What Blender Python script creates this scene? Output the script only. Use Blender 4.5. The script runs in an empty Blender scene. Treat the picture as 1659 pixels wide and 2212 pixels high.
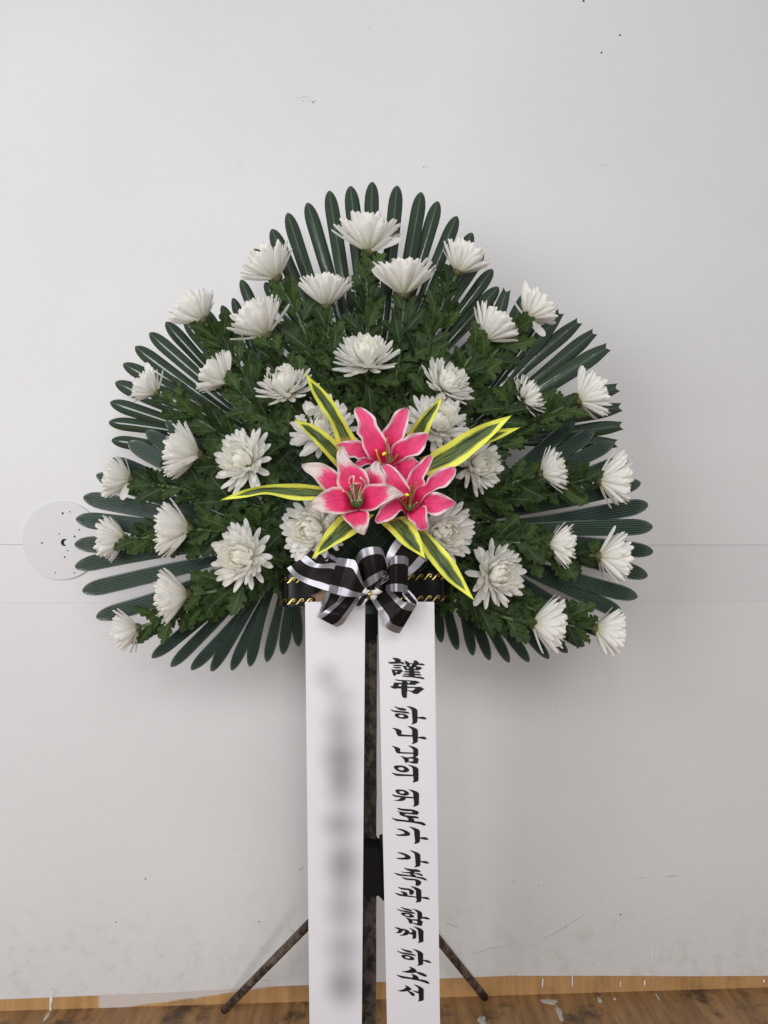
import bpy, bmesh, math, random
from mathutils import Vector, Matrix, noise
from mathutils.geometry import tessellate_polygon
random.seed(7)
R = math.radians
sc = bpy.context.scene
col = sc.collection

# ------------------------------------------------------------ camera, world, lamps, exposure
F, CX, CY, H = 1609.0, 829.5, 1106.0, 1.27       # picture units are 1/1659 of the photo's width; camera 1.27 m above the floor
cam_d = bpy.data.cameras.new('camera'); cam = bpy.data.objects.new('camera', cam_d); col.objects.link(cam)
cam.location = (0, 0, H); cam.rotation_euler = (R(90), 0, 0)
cam_d.sensor_fit = 'VERTICAL'; cam_d.angle = 2 * math.atan(CY / F); cam_d.clip_end = 50; cam_d.clip_start = 0.05
sc.camera = cam
w = bpy.data.worlds.new('World'); sc.world = w; w.use_nodes = True
bg = w.node_tree.nodes['Background']; bg.inputs[0].default_value = (0.93, 0.96, 1.0, 1); bg.inputs[1].default_value = 0.27
def area(name, loc, target, sx, sy, power, color):
    l = bpy.data.lights.new(name, 'AREA'); l.shape = 'RECTANGLE'; l.size = sx; l.size_y = sy; l.energy = power; l.color = color
    o = bpy.data.objects.new(name, l); col.objects.link(o); o.location = loc
    o.rotation_euler = (Vector(target) - Vector(loc)).to_track_quat('-Z', 'Y').to_euler()
area('window_light', (-2.4, -1.4, 1.9), (-0.1, 1.9, 1.40), 2.2, 2.2, 84, (0.975, 0.98, 1.0))
area('fill_light', (0.3, -2.1, 2.8), (0.2, 1.9, 1.7), 2.2, 1.3, 64, (1.0, 0.985, 0.965))  # unseen fill added behind the camera to brighten wall and blooms
area('front_lamp', (0.43, -1.9, 1.40), (-0.1, 1.9, 1.1), 0.36, 0.36, 22, (1.0, 0.97, 0.93))  # small unseen lamp, placed to throw the left leg's shadow on the wall
sc.view_settings.view_transform = 'Standard'; sc.view_settings.look = 'None'; sc.view_settings.exposure = 0.06; sc.view_settings.gamma = 1

# ------------------------------------------------------------ helpers
def at(x, y, Y): return Vector(((x - CX) / F * Y, Y, H - (y - CY) / F * Y))
def obj(name, me, mat=None, parent=None, loc=None, label=None):
    o = bpy.data.objects.new(name, me); col.objects.link(o)
    if mat is not None and not me.materials: me.materials.append(mat)
    if parent is not None: o.parent = parent
    if loc is not None: o.location = loc
    if label: o['label'] = label
    return o
def thing(name, label, cat, loc=(0, 0, 0), group=None):
    o = bpy.data.objects.new(name, None); col.objects.link(o); o.location = loc; o.empty_display_size = 0.02
    o['label'] = label; o['category'] = cat
    if group: o['group'] = group
    return o
def tag(o, label, cat, group=None):
    o['label'] = label; o['category'] = cat
    if group: o['group'] = group
    return o
def mesh(name, verts, faces, uvs=None, smooth=True):
    me = bpy.data.meshes.new(name); me.from_pydata([tuple(v) for v in verts], [], faces)
    if uvs is not None:
        l = me.uv_layers.new(name='UVMap'); d = l.data
        for p in me.polygons:
            for li in p.loop_indices: d[li].uv = uvs[me.loops[li].vertex_index]
    if smooth: me.polygons.foreach_set('use_smooth', [True] * len(me.polygons))
    me.update(); return me
def grid_faces(n, m): return [(i * m + j, i * m + j + 1, (i + 1) * m + j + 1, (i + 1) * m + j) for i in range(n - 1) for j in range(m - 1)]
def catmull(pts, n):
    pts = [Vector(p) for p in pts]
    P = [2 * pts[0] - pts[1]] + pts + [2 * pts[-1] - pts[-2]]
    dense = []
    for i in range(1, len(P) - 2):
        for k in range(8):
            t = k / 8; a, b, c, d = P[i - 1], P[i], P[i + 1], P[i + 2]
            dense.append(0.5 * ((2 * b) + (c - a) * t + (2 * a - 5 * b + 4 * c - d) * t * t + (3 * b - a - 3 * c + d) * t ** 3))
    dense.append(pts[-1])
    L = [0]
    for i in range(1, len(dense)): L.append(L[-1] + (dense[i] - dense[i - 1]).length)
    out = []; j = 0
    for k in range(n):
        s = L[-1] * k / (n - 1)
        while j < len(L) - 2 and L[j + 1] < s: j += 1
        f = (s - L[j]) / max(1e-9, L[j + 1] - L[j]); out.append(dense[j].lerp(dense[j + 1], min(1, max(0, f))))
    return out
def interp(vals, t):
    s = t * (len(vals) - 1); i = min(int(s), len(vals) - 2); f = s - i; f = f * f * (3 - 2 * f)
    return vals[i] * (1 - f) + vals[i + 1] * f
def zpx(z, p): return ((z[0] + p[0] / z[2]) / 1.8228, (z[1] + p[1] / z[2]) / 1.8228)
def loft(name, z, A, B, YA, YB=None, n=16, m=7, sag=0.0, off=(0, 0, 0), wave=0.0):
    """sheet between two edges; edges in a detail's pixels, depths in metres along the edge; sag pushes the middle back"""
    YB = YB or YA
    a = catmull([Vector((*zpx(z, p), 0)) for p in A], n); b = catmull([Vector((*zpx(z, p), 0)) for p in B], n)
    vs, uv = [], []
    for i in range(n):
        u = i / (n - 1)
        pa = at(a[i].x, a[i].y, interp(YA, u)); pb = at(b[i].x, b[i].y, interp(YB, u))
        for j in range(m):
            v = j / (m - 1); p = pa.lerp(pb, v)
            p.y += sag * math.sin(math.pi * v) * min(1, 2.5 * (1 - u) + .15) + wave * math.sin(u * 17 + j) * abs(2 * v - 1)
            vs.append(p - Vector(off)); uv.append((u, v))
    return mesh(name, vs, grid_faces(n, m), uv)
def tube(name, pts, radii, sides=8, off=(0, 0, 0), cap=True):
    vs, fs = [], []; n = len(pts); pts = [Vector(p) for p in pts]
    up = Vector((0.13, 0.31, 0.94))
    for i, p in enumerate(pts):
        d = (pts[min(i + 1, n - 1)] - pts[max(i - 1, 0)]).normalized()
        a = d.cross(up); a = a.normalized() if a.length > 1e-4 else Vector((1, 0, 0)); b = d.cross(a)
        r = radii[i] if hasattr(radii, '__len__') else radii
        for k in range(sides):
            t = 2 * math.pi * k / sides; vs.append(p + (a * math.cos(t) + b * math.sin(t)) * r - Vector(off))
    for i in range(n - 1):
        for k in range(sides): fs.append((i * sides + k, i * sides + (k + 1) % sides, (i + 1) * sides + (k + 1) % sides, (i + 1) * sides + k))
    if cap: fs.append(tuple(range(sides - 1, -1, -1))); fs.append(tuple(range((n - 1) * sides, n * sides)))
    return mesh(name, vs, fs)
def join_parts(name, parts):
    vs, fs = [], []
    for v, f in parts:
        o = len(vs); vs += v; fs += [tuple(i + o for i in q) for q in f]
    return mesh(name, vs, fs)

# ------------------------------------------------------------ materials
def new_mat(name):
    m = bpy.data.materials.new(name); m.use_nodes = True; return m, m.node_tree.nodes, m.node_tree.links, m.node_tree.nodes['Principled BSDF']
def nd(N, t, **k):
    n = N.new(t)
    for a, b in k.items(): setattr(n, a, b)
    return n
def mth(N, L, op, a, b=None, c=None, clamp=False):
    n = N.new('ShaderNodeMath'); n.operation = op; n.use_clamp = clamp
    for i, v in enumerate((a, b, c)):
        if v is None: continue
        if hasattr(v, 'links'): L.new(v, n.inputs[i])
        else: n.inputs[i].default_value = v
    return n.outputs[0]
def mix(N, L, f, a, b):
    n = N.new('ShaderNodeMix'); n.data_type = 'RGBA'
    for i, v in ((0, f), (6, a), (7, b)):
        if hasattr(v, 'links'): L.new(v, n.inputs[i])
        else: n.inputs[i].default_value = v if i == 0 else (*v[:3], 1)
    return n.outputs[2]
def sstep(N, L, v, lo, hi):
    n = N.new('ShaderNodeMapRange'); n.interpolation_type = 'SMOOTHSTEP'; L.new(v, n.inputs[0]); n.inputs[1].default_value = lo; n.inputs[2].default_value = hi
    return n.outputs[0]
def nz(N, L, scale, detail=3, vec=None, rough=.5, sc3=None):
    n = N.new('ShaderNodeTexNoise'); n.inputs['Scale'].default_value = scale; n.inputs['Detail'].default_value = detail; n.inputs['Roughness'].default_value = rough
    if vec is None:
        vec = N.new('ShaderNodeTexCoord').outputs['Object']
    if sc3:
        mp = N.new('ShaderNodeMapping'); L.new(vec, mp.inputs[0]); mp.inputs['Scale'].default_value = sc3; vec = mp.outputs[0]
    L.new(vec, n.inputs['Vector']); return n.outputs['Fac']
def bump(N, L, h, strength, dist=0.001):
    b = N['Principled BSDF']
    n = N.new('ShaderNodeBump'); L.new(h, n.inputs['Height']); n.inputs['Strength'].default_value = strength; n.inputs['Distance'].default_value = dist
    L.new(n.outputs[0], b.inputs['Normal'])
def uvs(N, L):
    s = N.new('ShaderNodeSeparateXYZ'); L.new(N.new('ShaderNodeTexCoord').outputs['UV'], s.inputs[0]); return s.outputs[0], s.outputs[1]
def plain(name, c, rough=.5, metal=0, spec=.5, var=.15, scale=40, bmp=0):
    m, N, L, b = new_mat(name)
    f = nz(N, L, scale, 4)
    L.new(mix(N, L, f, [x * (1 - var) for x in c], [min(1, x * (1 + var)) for x in c]), b.inputs['Base Color'])
    b.inputs['Roughness'].default_value = rough; b.inputs['Metallic'].default_value = metal; b.inputs['Specular IOR Level'].default_value = spec
    if bmp: bump(N, L, f, bmp)
    return m
def translucent(m, N, L, b, colour, amount):
    t = N.new('ShaderNodeBsdfTranslucent'); ms = N.new('ShaderNodeMixShader'); ms.inputs[0].default_value = amount
    if hasattr(colour, 'links'): L.new(colour, t.inputs[0])
    else: t.inputs[0].default_value = (*colour, 1)
    L.new(b.outputs[0], ms.inputs[1]); L.new(t.outputs[0], ms.inputs[2]); L.new(ms.outputs[0], N['Material Output'].inputs[0])

M = {}
def petal_mat(name, base, inner):
    m, N, L, b = new_mat(name); u, v = uvs(N, L)
    rnd = N.new('ShaderNodeObjectInfo').outputs['Random']
    c = mix(N, L, sstep(N, L, u, 0, .55), inner, base)
    c = mix(N, L, mth(N, L, 'MULTIPLY', rnd, .18), c, (.88, .83, .76))
    st = N.new('ShaderNodeTexWave'); st.inputs['Scale'].default_value = 1.6; st.inputs['Distortion'].default_value = .6; st.bands_direction = 'Y'
    L.new(N.new('ShaderNodeTexCoord').outputs['UV'], st.inputs[0])
    L.new(c, b.inputs['Base Color']); b.inputs['Roughness'].default_value = .55; b.inputs['Specular IOR Level'].default_value = .3
    bump(N, L, st.outputs['Fac'], .5, .0009); translucent(m, N, L, b, c, .50); return m
M['petal'] = petal_mat('chrysanthemum_petal', (.96, .95, .92), (.80, .80, .60))
M['petal_in'] = petal_mat('chrysanthemum_heart', (.96, .955, .88), (.82, .84, .58))
M['stem'] = plain('flower_stem', (.075, .135, .04), .5, var=.3, scale=60)
M['calyx'] = plain('calyx_scales', (.05, .065, .02), .6, var=.6, scale=220)
M['calyx_tip'] = plain('calyx_rim', (.09, .075, .025), .6, var=.5, scale=300)
def leaf_mat():
    m, N, L, b = new_mat('chrysanthemum_leaf'); u, v = uvs(N, L)
    rnd = N.new('ShaderNodeObjectInfo').outputs['Random']
    f = nz(N, L, 60, 4)
    c = mix(N, L, rnd, (.006, .015, .004), (.040, .068, .014))
    c = mix(N, L, mth(N, L, 'MULTIPLY', f, .5), c, (.022, .045, .012))
    av = mth(N, L, 'ABSOLUTE', mth(N, L, 'SUBTRACT', v, .5))
    rib = mth(N, L, 'SUBTRACT', 1.0, sstep(N, L, av, .015, .05))
    side = mth(N, L, 'SINE', mth(N, L, 'MULTIPLY', mth(N, L, 'SUBTRACT', u, mth(N, L, 'MULTIPLY', av, .35)), 44))
    side = sstep(N, L, side, .90, 1.0)
    vein = mth(N, L, 'MAXIMUM', rib, mth(N, L, 'MULTIPLY', side, .45))
    c = mix(N, L, mth(N, L, 'MULTIPLY', vein, .45), c, (.13, .20, .07))
    L.new(c, b.inputs['Base Color']); b.inputs['Roughness'].default_value = .52; b.inputs['Specular IOR Level'].default_value = .2
    bump(N, L, mth(N, L, 'SUBTRACT', f, mth(N, L, 'MULTIPLY', vein, .8)), .55, .001); translucent(m, N, L, b, (.06, .13, .02), .10); return m
M['leaf'] = leaf_mat()
def palm_mat(name, c1, c2, rough, ribs=0):
    m, N, L, b = new_mat(name); u, v = uvs(N, L)
    rnd = N.new('ShaderNodeObjectInfo').outputs['Random']
    f = nz(N, L, 14, 3)
    c = mix(N, L, mth(N, L, 'MULTIPLY', mth(N, L, 'ADD', f, rnd), .5), c1, c2)
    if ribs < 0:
        vv = mth(N, L, 'ABSOLUTE', mth(N, L, 'SUBTRACT', v, .5)); c = mix(N, L, mth(N, L, 'MULTIPLY', sstep(N, L, vv, .07, .015), .6), c, (.10, .135, .11))  # pale midrib streak: the ridge's gloss highlight painted into the colour
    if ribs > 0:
        cr = sstep(N, L, mth(N, L, 'COSINE', mth(N, L, 'MULTIPLY', v, 2 * math.pi * 7)), -.35, -.95); c = mix(N, L, mth(N, L, 'MULTIPLY', cr, .55), c, (.13, .17, .155))  # paler rib crests: shine on the ridges put into the colour
    L.new(c, b.inputs['Base Color']); L.new(mth(N, L, 'ADD', mth(N, L, 'MULTIPLY', nz(N, L, 90, 4), .18), rough - .09), b.inputs['Roughness'])
    b.inputs['Specular IOR Level'].default_value = .85; bump(N, L, nz(N, L, 35, 2), .25, .002); return m
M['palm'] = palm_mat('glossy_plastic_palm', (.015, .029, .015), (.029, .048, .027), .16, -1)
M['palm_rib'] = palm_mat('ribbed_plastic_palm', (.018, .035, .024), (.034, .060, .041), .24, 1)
M['midrib'] = plain('palm_midrib', (.05, .08, .06), .3)
def lily_mat(name, tipstart, edge, white):
    m, N, L, b = new_mat(name); u, v = uvs(N, L)
    uvv = N.new('ShaderNodeTexCoord').outputs['UV']
    n1 = nz(N, L, 7, 4, uvv); streak = nz(N, L, 3, 4, uvv, sc3=(1.5, 18, 1))
    e = mth(N, L, 'SUBTRACT', 1.0, mth(N, L, 'ABSOLUTE', mth(N, L, 'MULTIPLY_ADD', v, 2.0, -1.0)))
    e = mth(N, L, 'ADD', e, mth(N, L, 'MULTIPLY', mth(N, L, 'SUBTRACT', n1, .5), .42))
    grow = mth(N, L, 'MULTIPLY', sstep(N, L, u, .25, .9), edge)
    we = mth(N, L, 'SUBTRACT', 1.0, sstep(N, L, mth(N, L, 'SUBTRACT', e, grow), -.04, .26))
    wt = sstep(N, L, mth(N, L, 'ADD', u, mth(N, L, 'MULTIPLY', mth(N, L, 'SUBTRACT', n1, .5), .35)), tipstart, tipstart + .16)
    wf = mth(N, L, 'MULTIPLY', mth(N, L, 'MAXIMUM', we, wt), .95)
    pink = mix(N, L, streak, (.84, .045, .20), (.90, .17, .34))
    pink = mix(N, L, sstep(N, L, u, .9, .1), pink, (.76, .02, .12)); mid = mth(N, L, 'SUBTRACT', 1.0, sstep(N, L, mth(N, L, 'ABSOLUTE', mth(N, L, 'SUBTRACT', v, .5)), .0, .035)); pink = mix(N, L, mth(N, L, 'MULTIPLY', mid, .55), pink, (.55, .01, .06))
    c = mix(N, L, wf, pink, white)
    vo = nd(N, 'ShaderNodeTexVoronoi'); vo.inputs['Scale'].default_value = 26; L.new(uvv, vo.inputs['Vector'])
    fr = mth(N, L, 'MULTIPLY', mth(N, L, 'SUBTRACT', 1.0, sstep(N, L, vo.outputs['Distance'], .08, .16)), sstep(N, L, u, .7, .35))
    c = mix(N, L, mth(N, L, 'MULTIPLY', fr, .6), c, (.25, .01, .05))
    L.new(c, b.inputs['Base Color']); b.inputs['Roughness'].default_value = .6; b.inputs['Specular IOR Level'].default_value = .25
    bump(N, L, streak, .9, .002); translucent(m, N, L, b, c, .2); return m
M['lily_worn'] = lily_mat('worn_lily_petal', .58, .22, (.80, .72, .68))
M['lily'] = lily_mat('pink_lily_petal', .90, .20, (.92, .78, .82))
def blade_mat():
    m, N, L, b = new_mat('variegated_blade'); u, v = uvs(N, L)
    uvv = N.new('ShaderNodeTexCoord').outputs['UV']
    st = nz(N, L, 4, 5, uvv, .65, sc3=(1.2, 12, 1)); st2 = nz(N, L, 5, 4, uvv, .6, sc3=(.5, 8, 1))
    e = mth(N, L, 'SUBTRACT', 1.0, mth(N, L, 'ABSOLUTE', mth(N, L, 'MULTIPLY_ADD', v, 2.0, -1.0)))
    e = mth(N, L, 'ADD', e, mth(N, L, 'MULTIPLY', mth(N, L, 'SUBTRACT', st, .5), 1.0))
    e = mth(N, L, 'SUBTRACT', e, mth(N, L, 'MULTIPLY', sstep(N, L, u, .72, 1.0), 1.0))
    g = mix(N, L, sstep(N, L, st2, .46, .60), (.009, .025, .008), (.16, .22, .06))
    c = mix(N, L, sstep(N, L, e, .38, .54), (.66, .68, .10), g)
    c = mix(N, L, mth(N, L, 'MULTIPLY', sstep(N, L, u, .12, 0), .6), c, (.5, .30, .04))
    L.new(c, b.inputs['Base Color']); b.inputs['Roughness'].default_value = .55; b.inputs['Specular IOR Level'].default_value = .3
    bump(N, L, st2, .4, .001); return m
M['blade'] = blade_mat()
def bow_mat():
    m, N, L, b = new_mat('black_silver_ribbon'); u, v = uvs(N, L)
    e = mth(N, L, 'ABSOLUTE', mth(N, L, 'MULTIPLY_ADD', v, 2.0, -1.0)); s = sstep(N, L, e, .55, .57)
    uvv = N.new('ShaderNodeTexCoord').outputs['UV']; br = nz(N, L, 3, 4, uvv, sc3=(9, 1.2, 1))
    L.new(mix(N, L, s, (.009, .007, .0065), (.33, .315, .35)), b.inputs['Base Color'])
    L.new(mth(N, L, 'MULTIPLY', s, .8), b.inputs['Metallic'])
    L.new(mth(N, L, 'ADD', .33, mth(N, L, 'MULTIPLY', br, .14)), b.inputs['Roughness'])
    L.new(mth(N, L, 'ADD', .08, mth(N, L, 'MULTIPLY', s, .4)), b.inputs['Specular IOR Level']); bump(N, L, br, .25, .001); return m
M['bow'] = bow_mat()
M['black_vinyl'] = plain('black_vinyl', (.004, .0035, .004), .20, spec=.22, scale=12, bmp=.12)
M['gold'] = plain('gold_foil', (.85, .58, .16), .28, 1.0, scale=200, var=.3, bmp=.3)
M['ink'] = plain('black_ink', (.008, .006, .007), .5, scale=20, spec=.3)
M['cellophane'] = plain('crumpled_tie', (.55, .52, .50), .3, scale=150, bmp=.5)
def ribbon_mat(name, smudges):
    m, N, L, b = new_mat(name); oc = N.new('ShaderNodeTexCoord').outputs['Object']
    base = mix(N, L, nz(N, L, 6, 2), (.60, .588, .625), (.64, .628, .66))
    tot = None
    for (x, z, rx, rz, a) in smudges:
        mp = N.new('ShaderNodeMapping'); mp.vector_type = 'POINT'; mp.inputs['Location'].default_value = (-x / rx, 0, -z / rz); mp.inputs['Scale'].default_value = (1 / rx, 0, 1 / rz)
        L.new(oc, mp.inputs[0]); ln = N.new('ShaderNodeVectorMath'); ln.operation = 'LENGTH'; L.new(mp.outputs[0], ln.inputs[0])
        k = mth(N, L, 'MULTIPLY', mth(N, L, 'SUBTRACT', 1.0, sstep(N, L, ln.outputs['Value'], .0, 1.5)), a)
        tot = k if tot is None else mth(N, L, 'ADD', tot, k)
    if tot is not None: base = mix(N, L, mth(N, L, 'MINIMUM', tot, .75), base, (.12, .11, .12))
    L.new(base, b.inputs['Base Color']); b.inputs['Roughness'].default_value = .42; b.inputs['Specular IOR Level'].default_value = .4
    wv = N.new('ShaderNodeTexWave'); wv.bands_direction = 'Z'; wv.inputs['Scale'].default_value = 260; L.new(oc, wv.inputs[0])
    bump(N, L, wv.outputs['Fac'], .08, .0003); return m
def rust_mat():
    m, N, L, b = new_mat('rusty_black_steel')
    a = nz(N, L, 45, 6, rough=.7); c2 = nz(N, L, 160, 5, rough=.7); s = nz(N, L, 12, 4, sc3=(3, 3, .5))
    c = mix(N, L, sstep(N, L, a, .42, .60), (.045, .030, .022), (.17, .130, .105))
    c = mix(N, L, mth(N, L, 'MULTIPLY', sstep(N, L, s, .45, .7), .8), c, (.012, .008, .007))
    c = mix(N, L, mth(N, L, 'MULTIPLY', sstep(N, L, c2, .58, .70), .6), c, (.16, .065, .03))
    L.new(c, b.inputs['Base Color']); b.inputs['Roughness'].default_value = .6; b.inputs['Metallic'].default_value = .25
    bump(N, L, c2, .6, .0015); return m
M['rust'] = rust_mat()
M['rust_pole'] = rust_mat(); M['rust_pole'].name = 'blackened_steel'
for n_ in M['rust_pole'].node_tree.nodes:
    if n_.type == 'MIX' and tuple(round(c, 3) for c in n_.inputs[7].default_value[:3]) == (.17, .13, .105): n_.inputs[7].default_value = (.115, .09, .078, 1); n_.inputs[6].default_value = (.022, .015, .012, 1)
M['black'] = plain('black_bracket', (.006, .006, .006), .7, spec=.2)
M['green_plastic'] = plain('dark_green_plastic', (.006, .03, .024), .4)
M['foam'] = plain('wet_floral_foam', (.010, .022, .010), .95, scale=90, bmp=.6)
M['net'] = plain('green_net', (.015, .05, .04), .5)
M['dry'] = plain('dried_leaf', (.17, .11, .07), .7, var=.5, scale=60, bmp=.4)
M['yellow'] = plain('pollen_yellow', (.85, .60, .02), .6)
M['fil_pink'] = plain('pale_pink_filament', (.82, .42, .40), .5)
M['fil_green'] = plain('green_filament', (.10, .33, .09), .5)
M['fil_olive'] = plain('olive_filament', (.28, .20, .04), .5)
M['drip'] = plain('white_paint_run', (.66, .64, .63), .4, var=.05)
M['hole'] = plain('dark_hole', (.015, .012, .010), .9)
def wall_mat(name, seed):
    m, N, L, b = new_mat(name); oc = N.new('ShaderNodeTexCoord').outputs['Object']
    mp = N.new('ShaderNodeMapping'); mp.inputs['Location'].default_value = (seed, seed * 2, 0); L.new(oc, mp.inputs[0]); v = mp.outputs[0]
    big = nz(N, L, 1.6, 4, v); fine = nz(N, L, 160, 3, v); blot = nz(N, L, 9, 6, v, .7); brush = nz(N, L, 6, 4, v, sc3=(1, 1, 9))
    c = mix(N, L, sstep(N, L, big, .3, .7), (.590, .582, .584), (.622, .613, .614))
    c = mix(N, L, mth(N, L, 'MULTIPLY', sstep(N, L, blot, .60, .78), .16), c, (.45, .42, .38))
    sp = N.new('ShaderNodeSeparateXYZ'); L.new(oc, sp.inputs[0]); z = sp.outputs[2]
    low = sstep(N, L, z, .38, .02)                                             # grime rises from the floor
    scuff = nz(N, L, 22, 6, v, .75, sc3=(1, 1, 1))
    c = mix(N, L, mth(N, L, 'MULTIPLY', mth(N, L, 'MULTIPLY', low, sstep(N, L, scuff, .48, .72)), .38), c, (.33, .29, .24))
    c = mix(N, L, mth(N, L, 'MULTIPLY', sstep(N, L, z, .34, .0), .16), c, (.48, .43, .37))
    vo = nd(N, 'ShaderNodeTexVoronoi'); vo.inputs['Scale'].default_value = 9; vo.inputs['Randomness'].default_value = 1; L.new(v, vo.inputs['Vector'])
    spk = mth(N, L, 'MULTIPLY', mth(N, L, 'SUBTRACT', 1.0, sstep(N, L, vo.outputs['Distance'], .012, .022)), sstep(N, L, blot, .46, .5))
    c = mix(N, L, mth(N, L, 'MULTIPLY', spk, .45), c, (.2, .17, .15))
    L.new(c, b.inputs['Base Color']); b.inputs['Roughness'].default_value = .5; b.inputs['Specular IOR Level'].default_value = .35
    h = mth(N, L, 'ADD', mth(N, L, 'MULTIPLY', brush, .30), mth(N, L, 'MULTIPLY', fine, .12)); bump(N, L, h, .35, .004); return m
M['wall'] = wall_mat('white_painted_board', 0)
M['wall2'] = wall_mat('white_painted_board_lower', 3.3)
M['plate'] = plain('painted_plate', (.545, .537, .538), .5, var=.02, scale=10, bmp=.08)
def wood_mat(name, c1, c2, dirt, paint):
    m, N, L, b = new_mat(name); oc = N.new('ShaderNodeTexCoord').outputs['Object']
    g = nz(N, L, 5, 5, oc, .6, sc3=(9, .8, .8)); g2 = nz(N, L, 30, 4, oc, .6, sc3=(5, .5, .5)); d = nz(N, L, 7, 6, oc, .7); d2 = nz(N, L, 26, 5, oc, .7)
    c = mix(N, L, sstep(N, L, g, .3, .7), c1, c2); c = mix(N, L, mth(N, L, 'MULTIPLY', g2, .35), c, [x * .55 for x in c1])
    c = mix(N, L, mth(N, L, 'MULTIPLY', sstep(N, L, d, .5, .66), dirt), c, (.035, .022, .014))
    c = mix(N, L, mth(N, L, 'MULTIPLY', sstep(N, L, d2, .6, .74), dirt * .6), c, (.03, .02, .015))
    if paint:
        sp = N.new('ShaderNodeSeparateXYZ'); L.new(oc, sp.inputs[0]); x, z = sp.outputs[0], sp.outputs[2]
        a = mth(N, L, 'MULTIPLY', sstep(N, L, x, -.735, -.725), sstep(N, L, mth(N, L, 'SUBTRACT', mth(N, L, 'ADD', z, mth(N, L, 'MULTIPLY', x, -.114)), mth(N, L, 'MULTIPLY', d2, .012)), .066, .071))
        a = mth(N, L, 'MULTIPLY', a, sstep(N, L, x, -.20, -.23)); c = mix(N, L, mth(N, L, 'MULTIPLY', a, .93), c, (.52, .47, .45))
    L.new(c, b.inputs['Base Color']); b.inputs['Roughness'].default_value = .55; bump(N, L, g2, .3, .001); return m
M['strip'] = wood_mat('bare_plywood_edge', (.42, .22, .085), (.50, .29, .12), .25, True)
M['floor'] = wood_mat('dirty_plywood', (.20, .105, .042), (.38, .21, .085), .85, False)
M['paint'] = plain('spilt_white_paint', (.44, .41, .36), .45, scale=80, var=.2)

# ------------------------------------------------------------ wall, floor
KW, YW0 = .0473, 1.941
def wallY(x): return YW0 / (1 - KW * (x - CX) / F)
def W(x, y, out=0.0):
    Y = wallY(x); p = at(x, y, Y); p.y -= out; return p
wall_n = Vector((KW, -1, 0)).normalized()
wall = bpy.data.objects.new('wall', None); col.objects.link(wall); wall['kind'] = 'structure'; wall['label'] = 'white painted board wall behind the wreath'
def slab(name, outline, out, thick, mat, parent, label=None):
    """board on the wall: outline in picture units, front face stands out from the wall plane"""
    fr = [W(x, y, out) for x, y in outline]; n = len(fr); bk = [p + Vector((0, thick, 0)) for p in fr]
    tris = tessellate_polygon([fr]); fs = [tuple(t) for t in tris]
    me = mesh(name, fr + bk, fs + [(i, (i + 1) % n, n + (i + 1) % n, n + i) for i in range(n)], smooth=False)
    bm = bmesh.new(); bm.from_mesh(me); bmesh.ops.recalc_face_normals(bm, faces=bm.faces); bm.to_mesh(me); bm.free()
    return obj(name, me, mat, parent, label=label)
slab('backing', [(-800, -700), (2500, -700), (2500, 2230), (-800, 2230)], -.004, .02, M['wall2'], wall)
slab('wall_panel', [(-760, -650), (834.6, -650), (834.6, 1176.2), (400, 1176.5), (-760, 1175)], .0020, .004, M['wall'], wall)
slab('wall_panel', [(834.6, -650), (2450, -650), (2450, 1176.6), (1420, 1176.8), (834.6, 1176.4)], .0023, .004, M['wall'], wall)
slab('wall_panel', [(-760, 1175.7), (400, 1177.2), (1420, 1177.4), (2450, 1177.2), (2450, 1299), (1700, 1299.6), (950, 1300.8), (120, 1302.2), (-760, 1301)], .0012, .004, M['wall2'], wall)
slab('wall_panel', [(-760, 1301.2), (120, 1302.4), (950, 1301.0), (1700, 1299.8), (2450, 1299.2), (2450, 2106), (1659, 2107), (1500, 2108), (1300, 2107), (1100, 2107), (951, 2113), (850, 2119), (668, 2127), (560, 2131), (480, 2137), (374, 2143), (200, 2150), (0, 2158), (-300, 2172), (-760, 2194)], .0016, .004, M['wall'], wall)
slab('skirting_board', [(-760, 2140), (2450, 2080), (2450, 2106 + 12), (1659, 2135), (CX, 2161), (0, 2187), (-760, 2222)], -.0008, .02, M['strip'], wall, 'bare orange plywood strip at the foot of the wall')
# floor
fl = mesh('floor', [(-2.6, -.8, 0), (2.6, -.8, 0), (2.6, YW0 + KW * 2.6 + .02, 0), (-2.6, YW0 - KW * 2.6 + .02, 0)], [(0, 1, 2, 3)], smooth=False)
fl = obj('floor', fl, M['floor']); fl['kind'] = 'structure'; fl['label'] = 'stained brown plywood floor'
def blob(name, c, rx, ry, mat, parent, n=16, ax=Vector((1, 0, 0)), ay=Vector((0, 1, 0)), nrm=Vector((0, 0, 1)), h=.0012, jit=.35):
    """low irregular splash with a domed top"""
    vs = [c + nrm * h]; 
    for k in range(n):
        t = 2 * math.pi * k / n; q = 1 + random.uniform(-jit, jit); vs.append(c + ax * rx * q * .65 * math.cos(t) + ay * ry * q * .65 * math.sin(t) + nrm * h * .8)
    for k in range(n):
        d = vs[1 + k] - c; d = d - nrm * d.dot(nrm); vs.append(c + d / .65 - nrm * .0002)
    fs = [(0, 1 + k, 1 + (k + 1) % n) for k in range(n)] + [(1 + k, 1 + n + k, 1 + n + (k + 1) % n, 1 + (k + 1) % n) for k in range(n)]
    return obj(name, mesh(name, vs, fs), mat, parent)
def FL(x, y): Y = H * F / (y - CY); return at(x, y, Y)
for (x, y, rx, ry) in ((1187, 2164, .026, .012), (1208, 2190, .007, .03), (1173, 2161, .008, .004), (1295, 2160, .006, .012), (1328, 2158, .004, .006), (1420, 2152, .003, .014), (1040, 2205, .010, .02), (100, 2198, .005, .02)):
    blob('paint_splash', FL(x, y) + Vector((0, 0, .0005)), rx, ry, M['paint'], fl)
ax = Vector((1, KW, 0)).normalized(); az = Vector((0, 0, 1))
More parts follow.
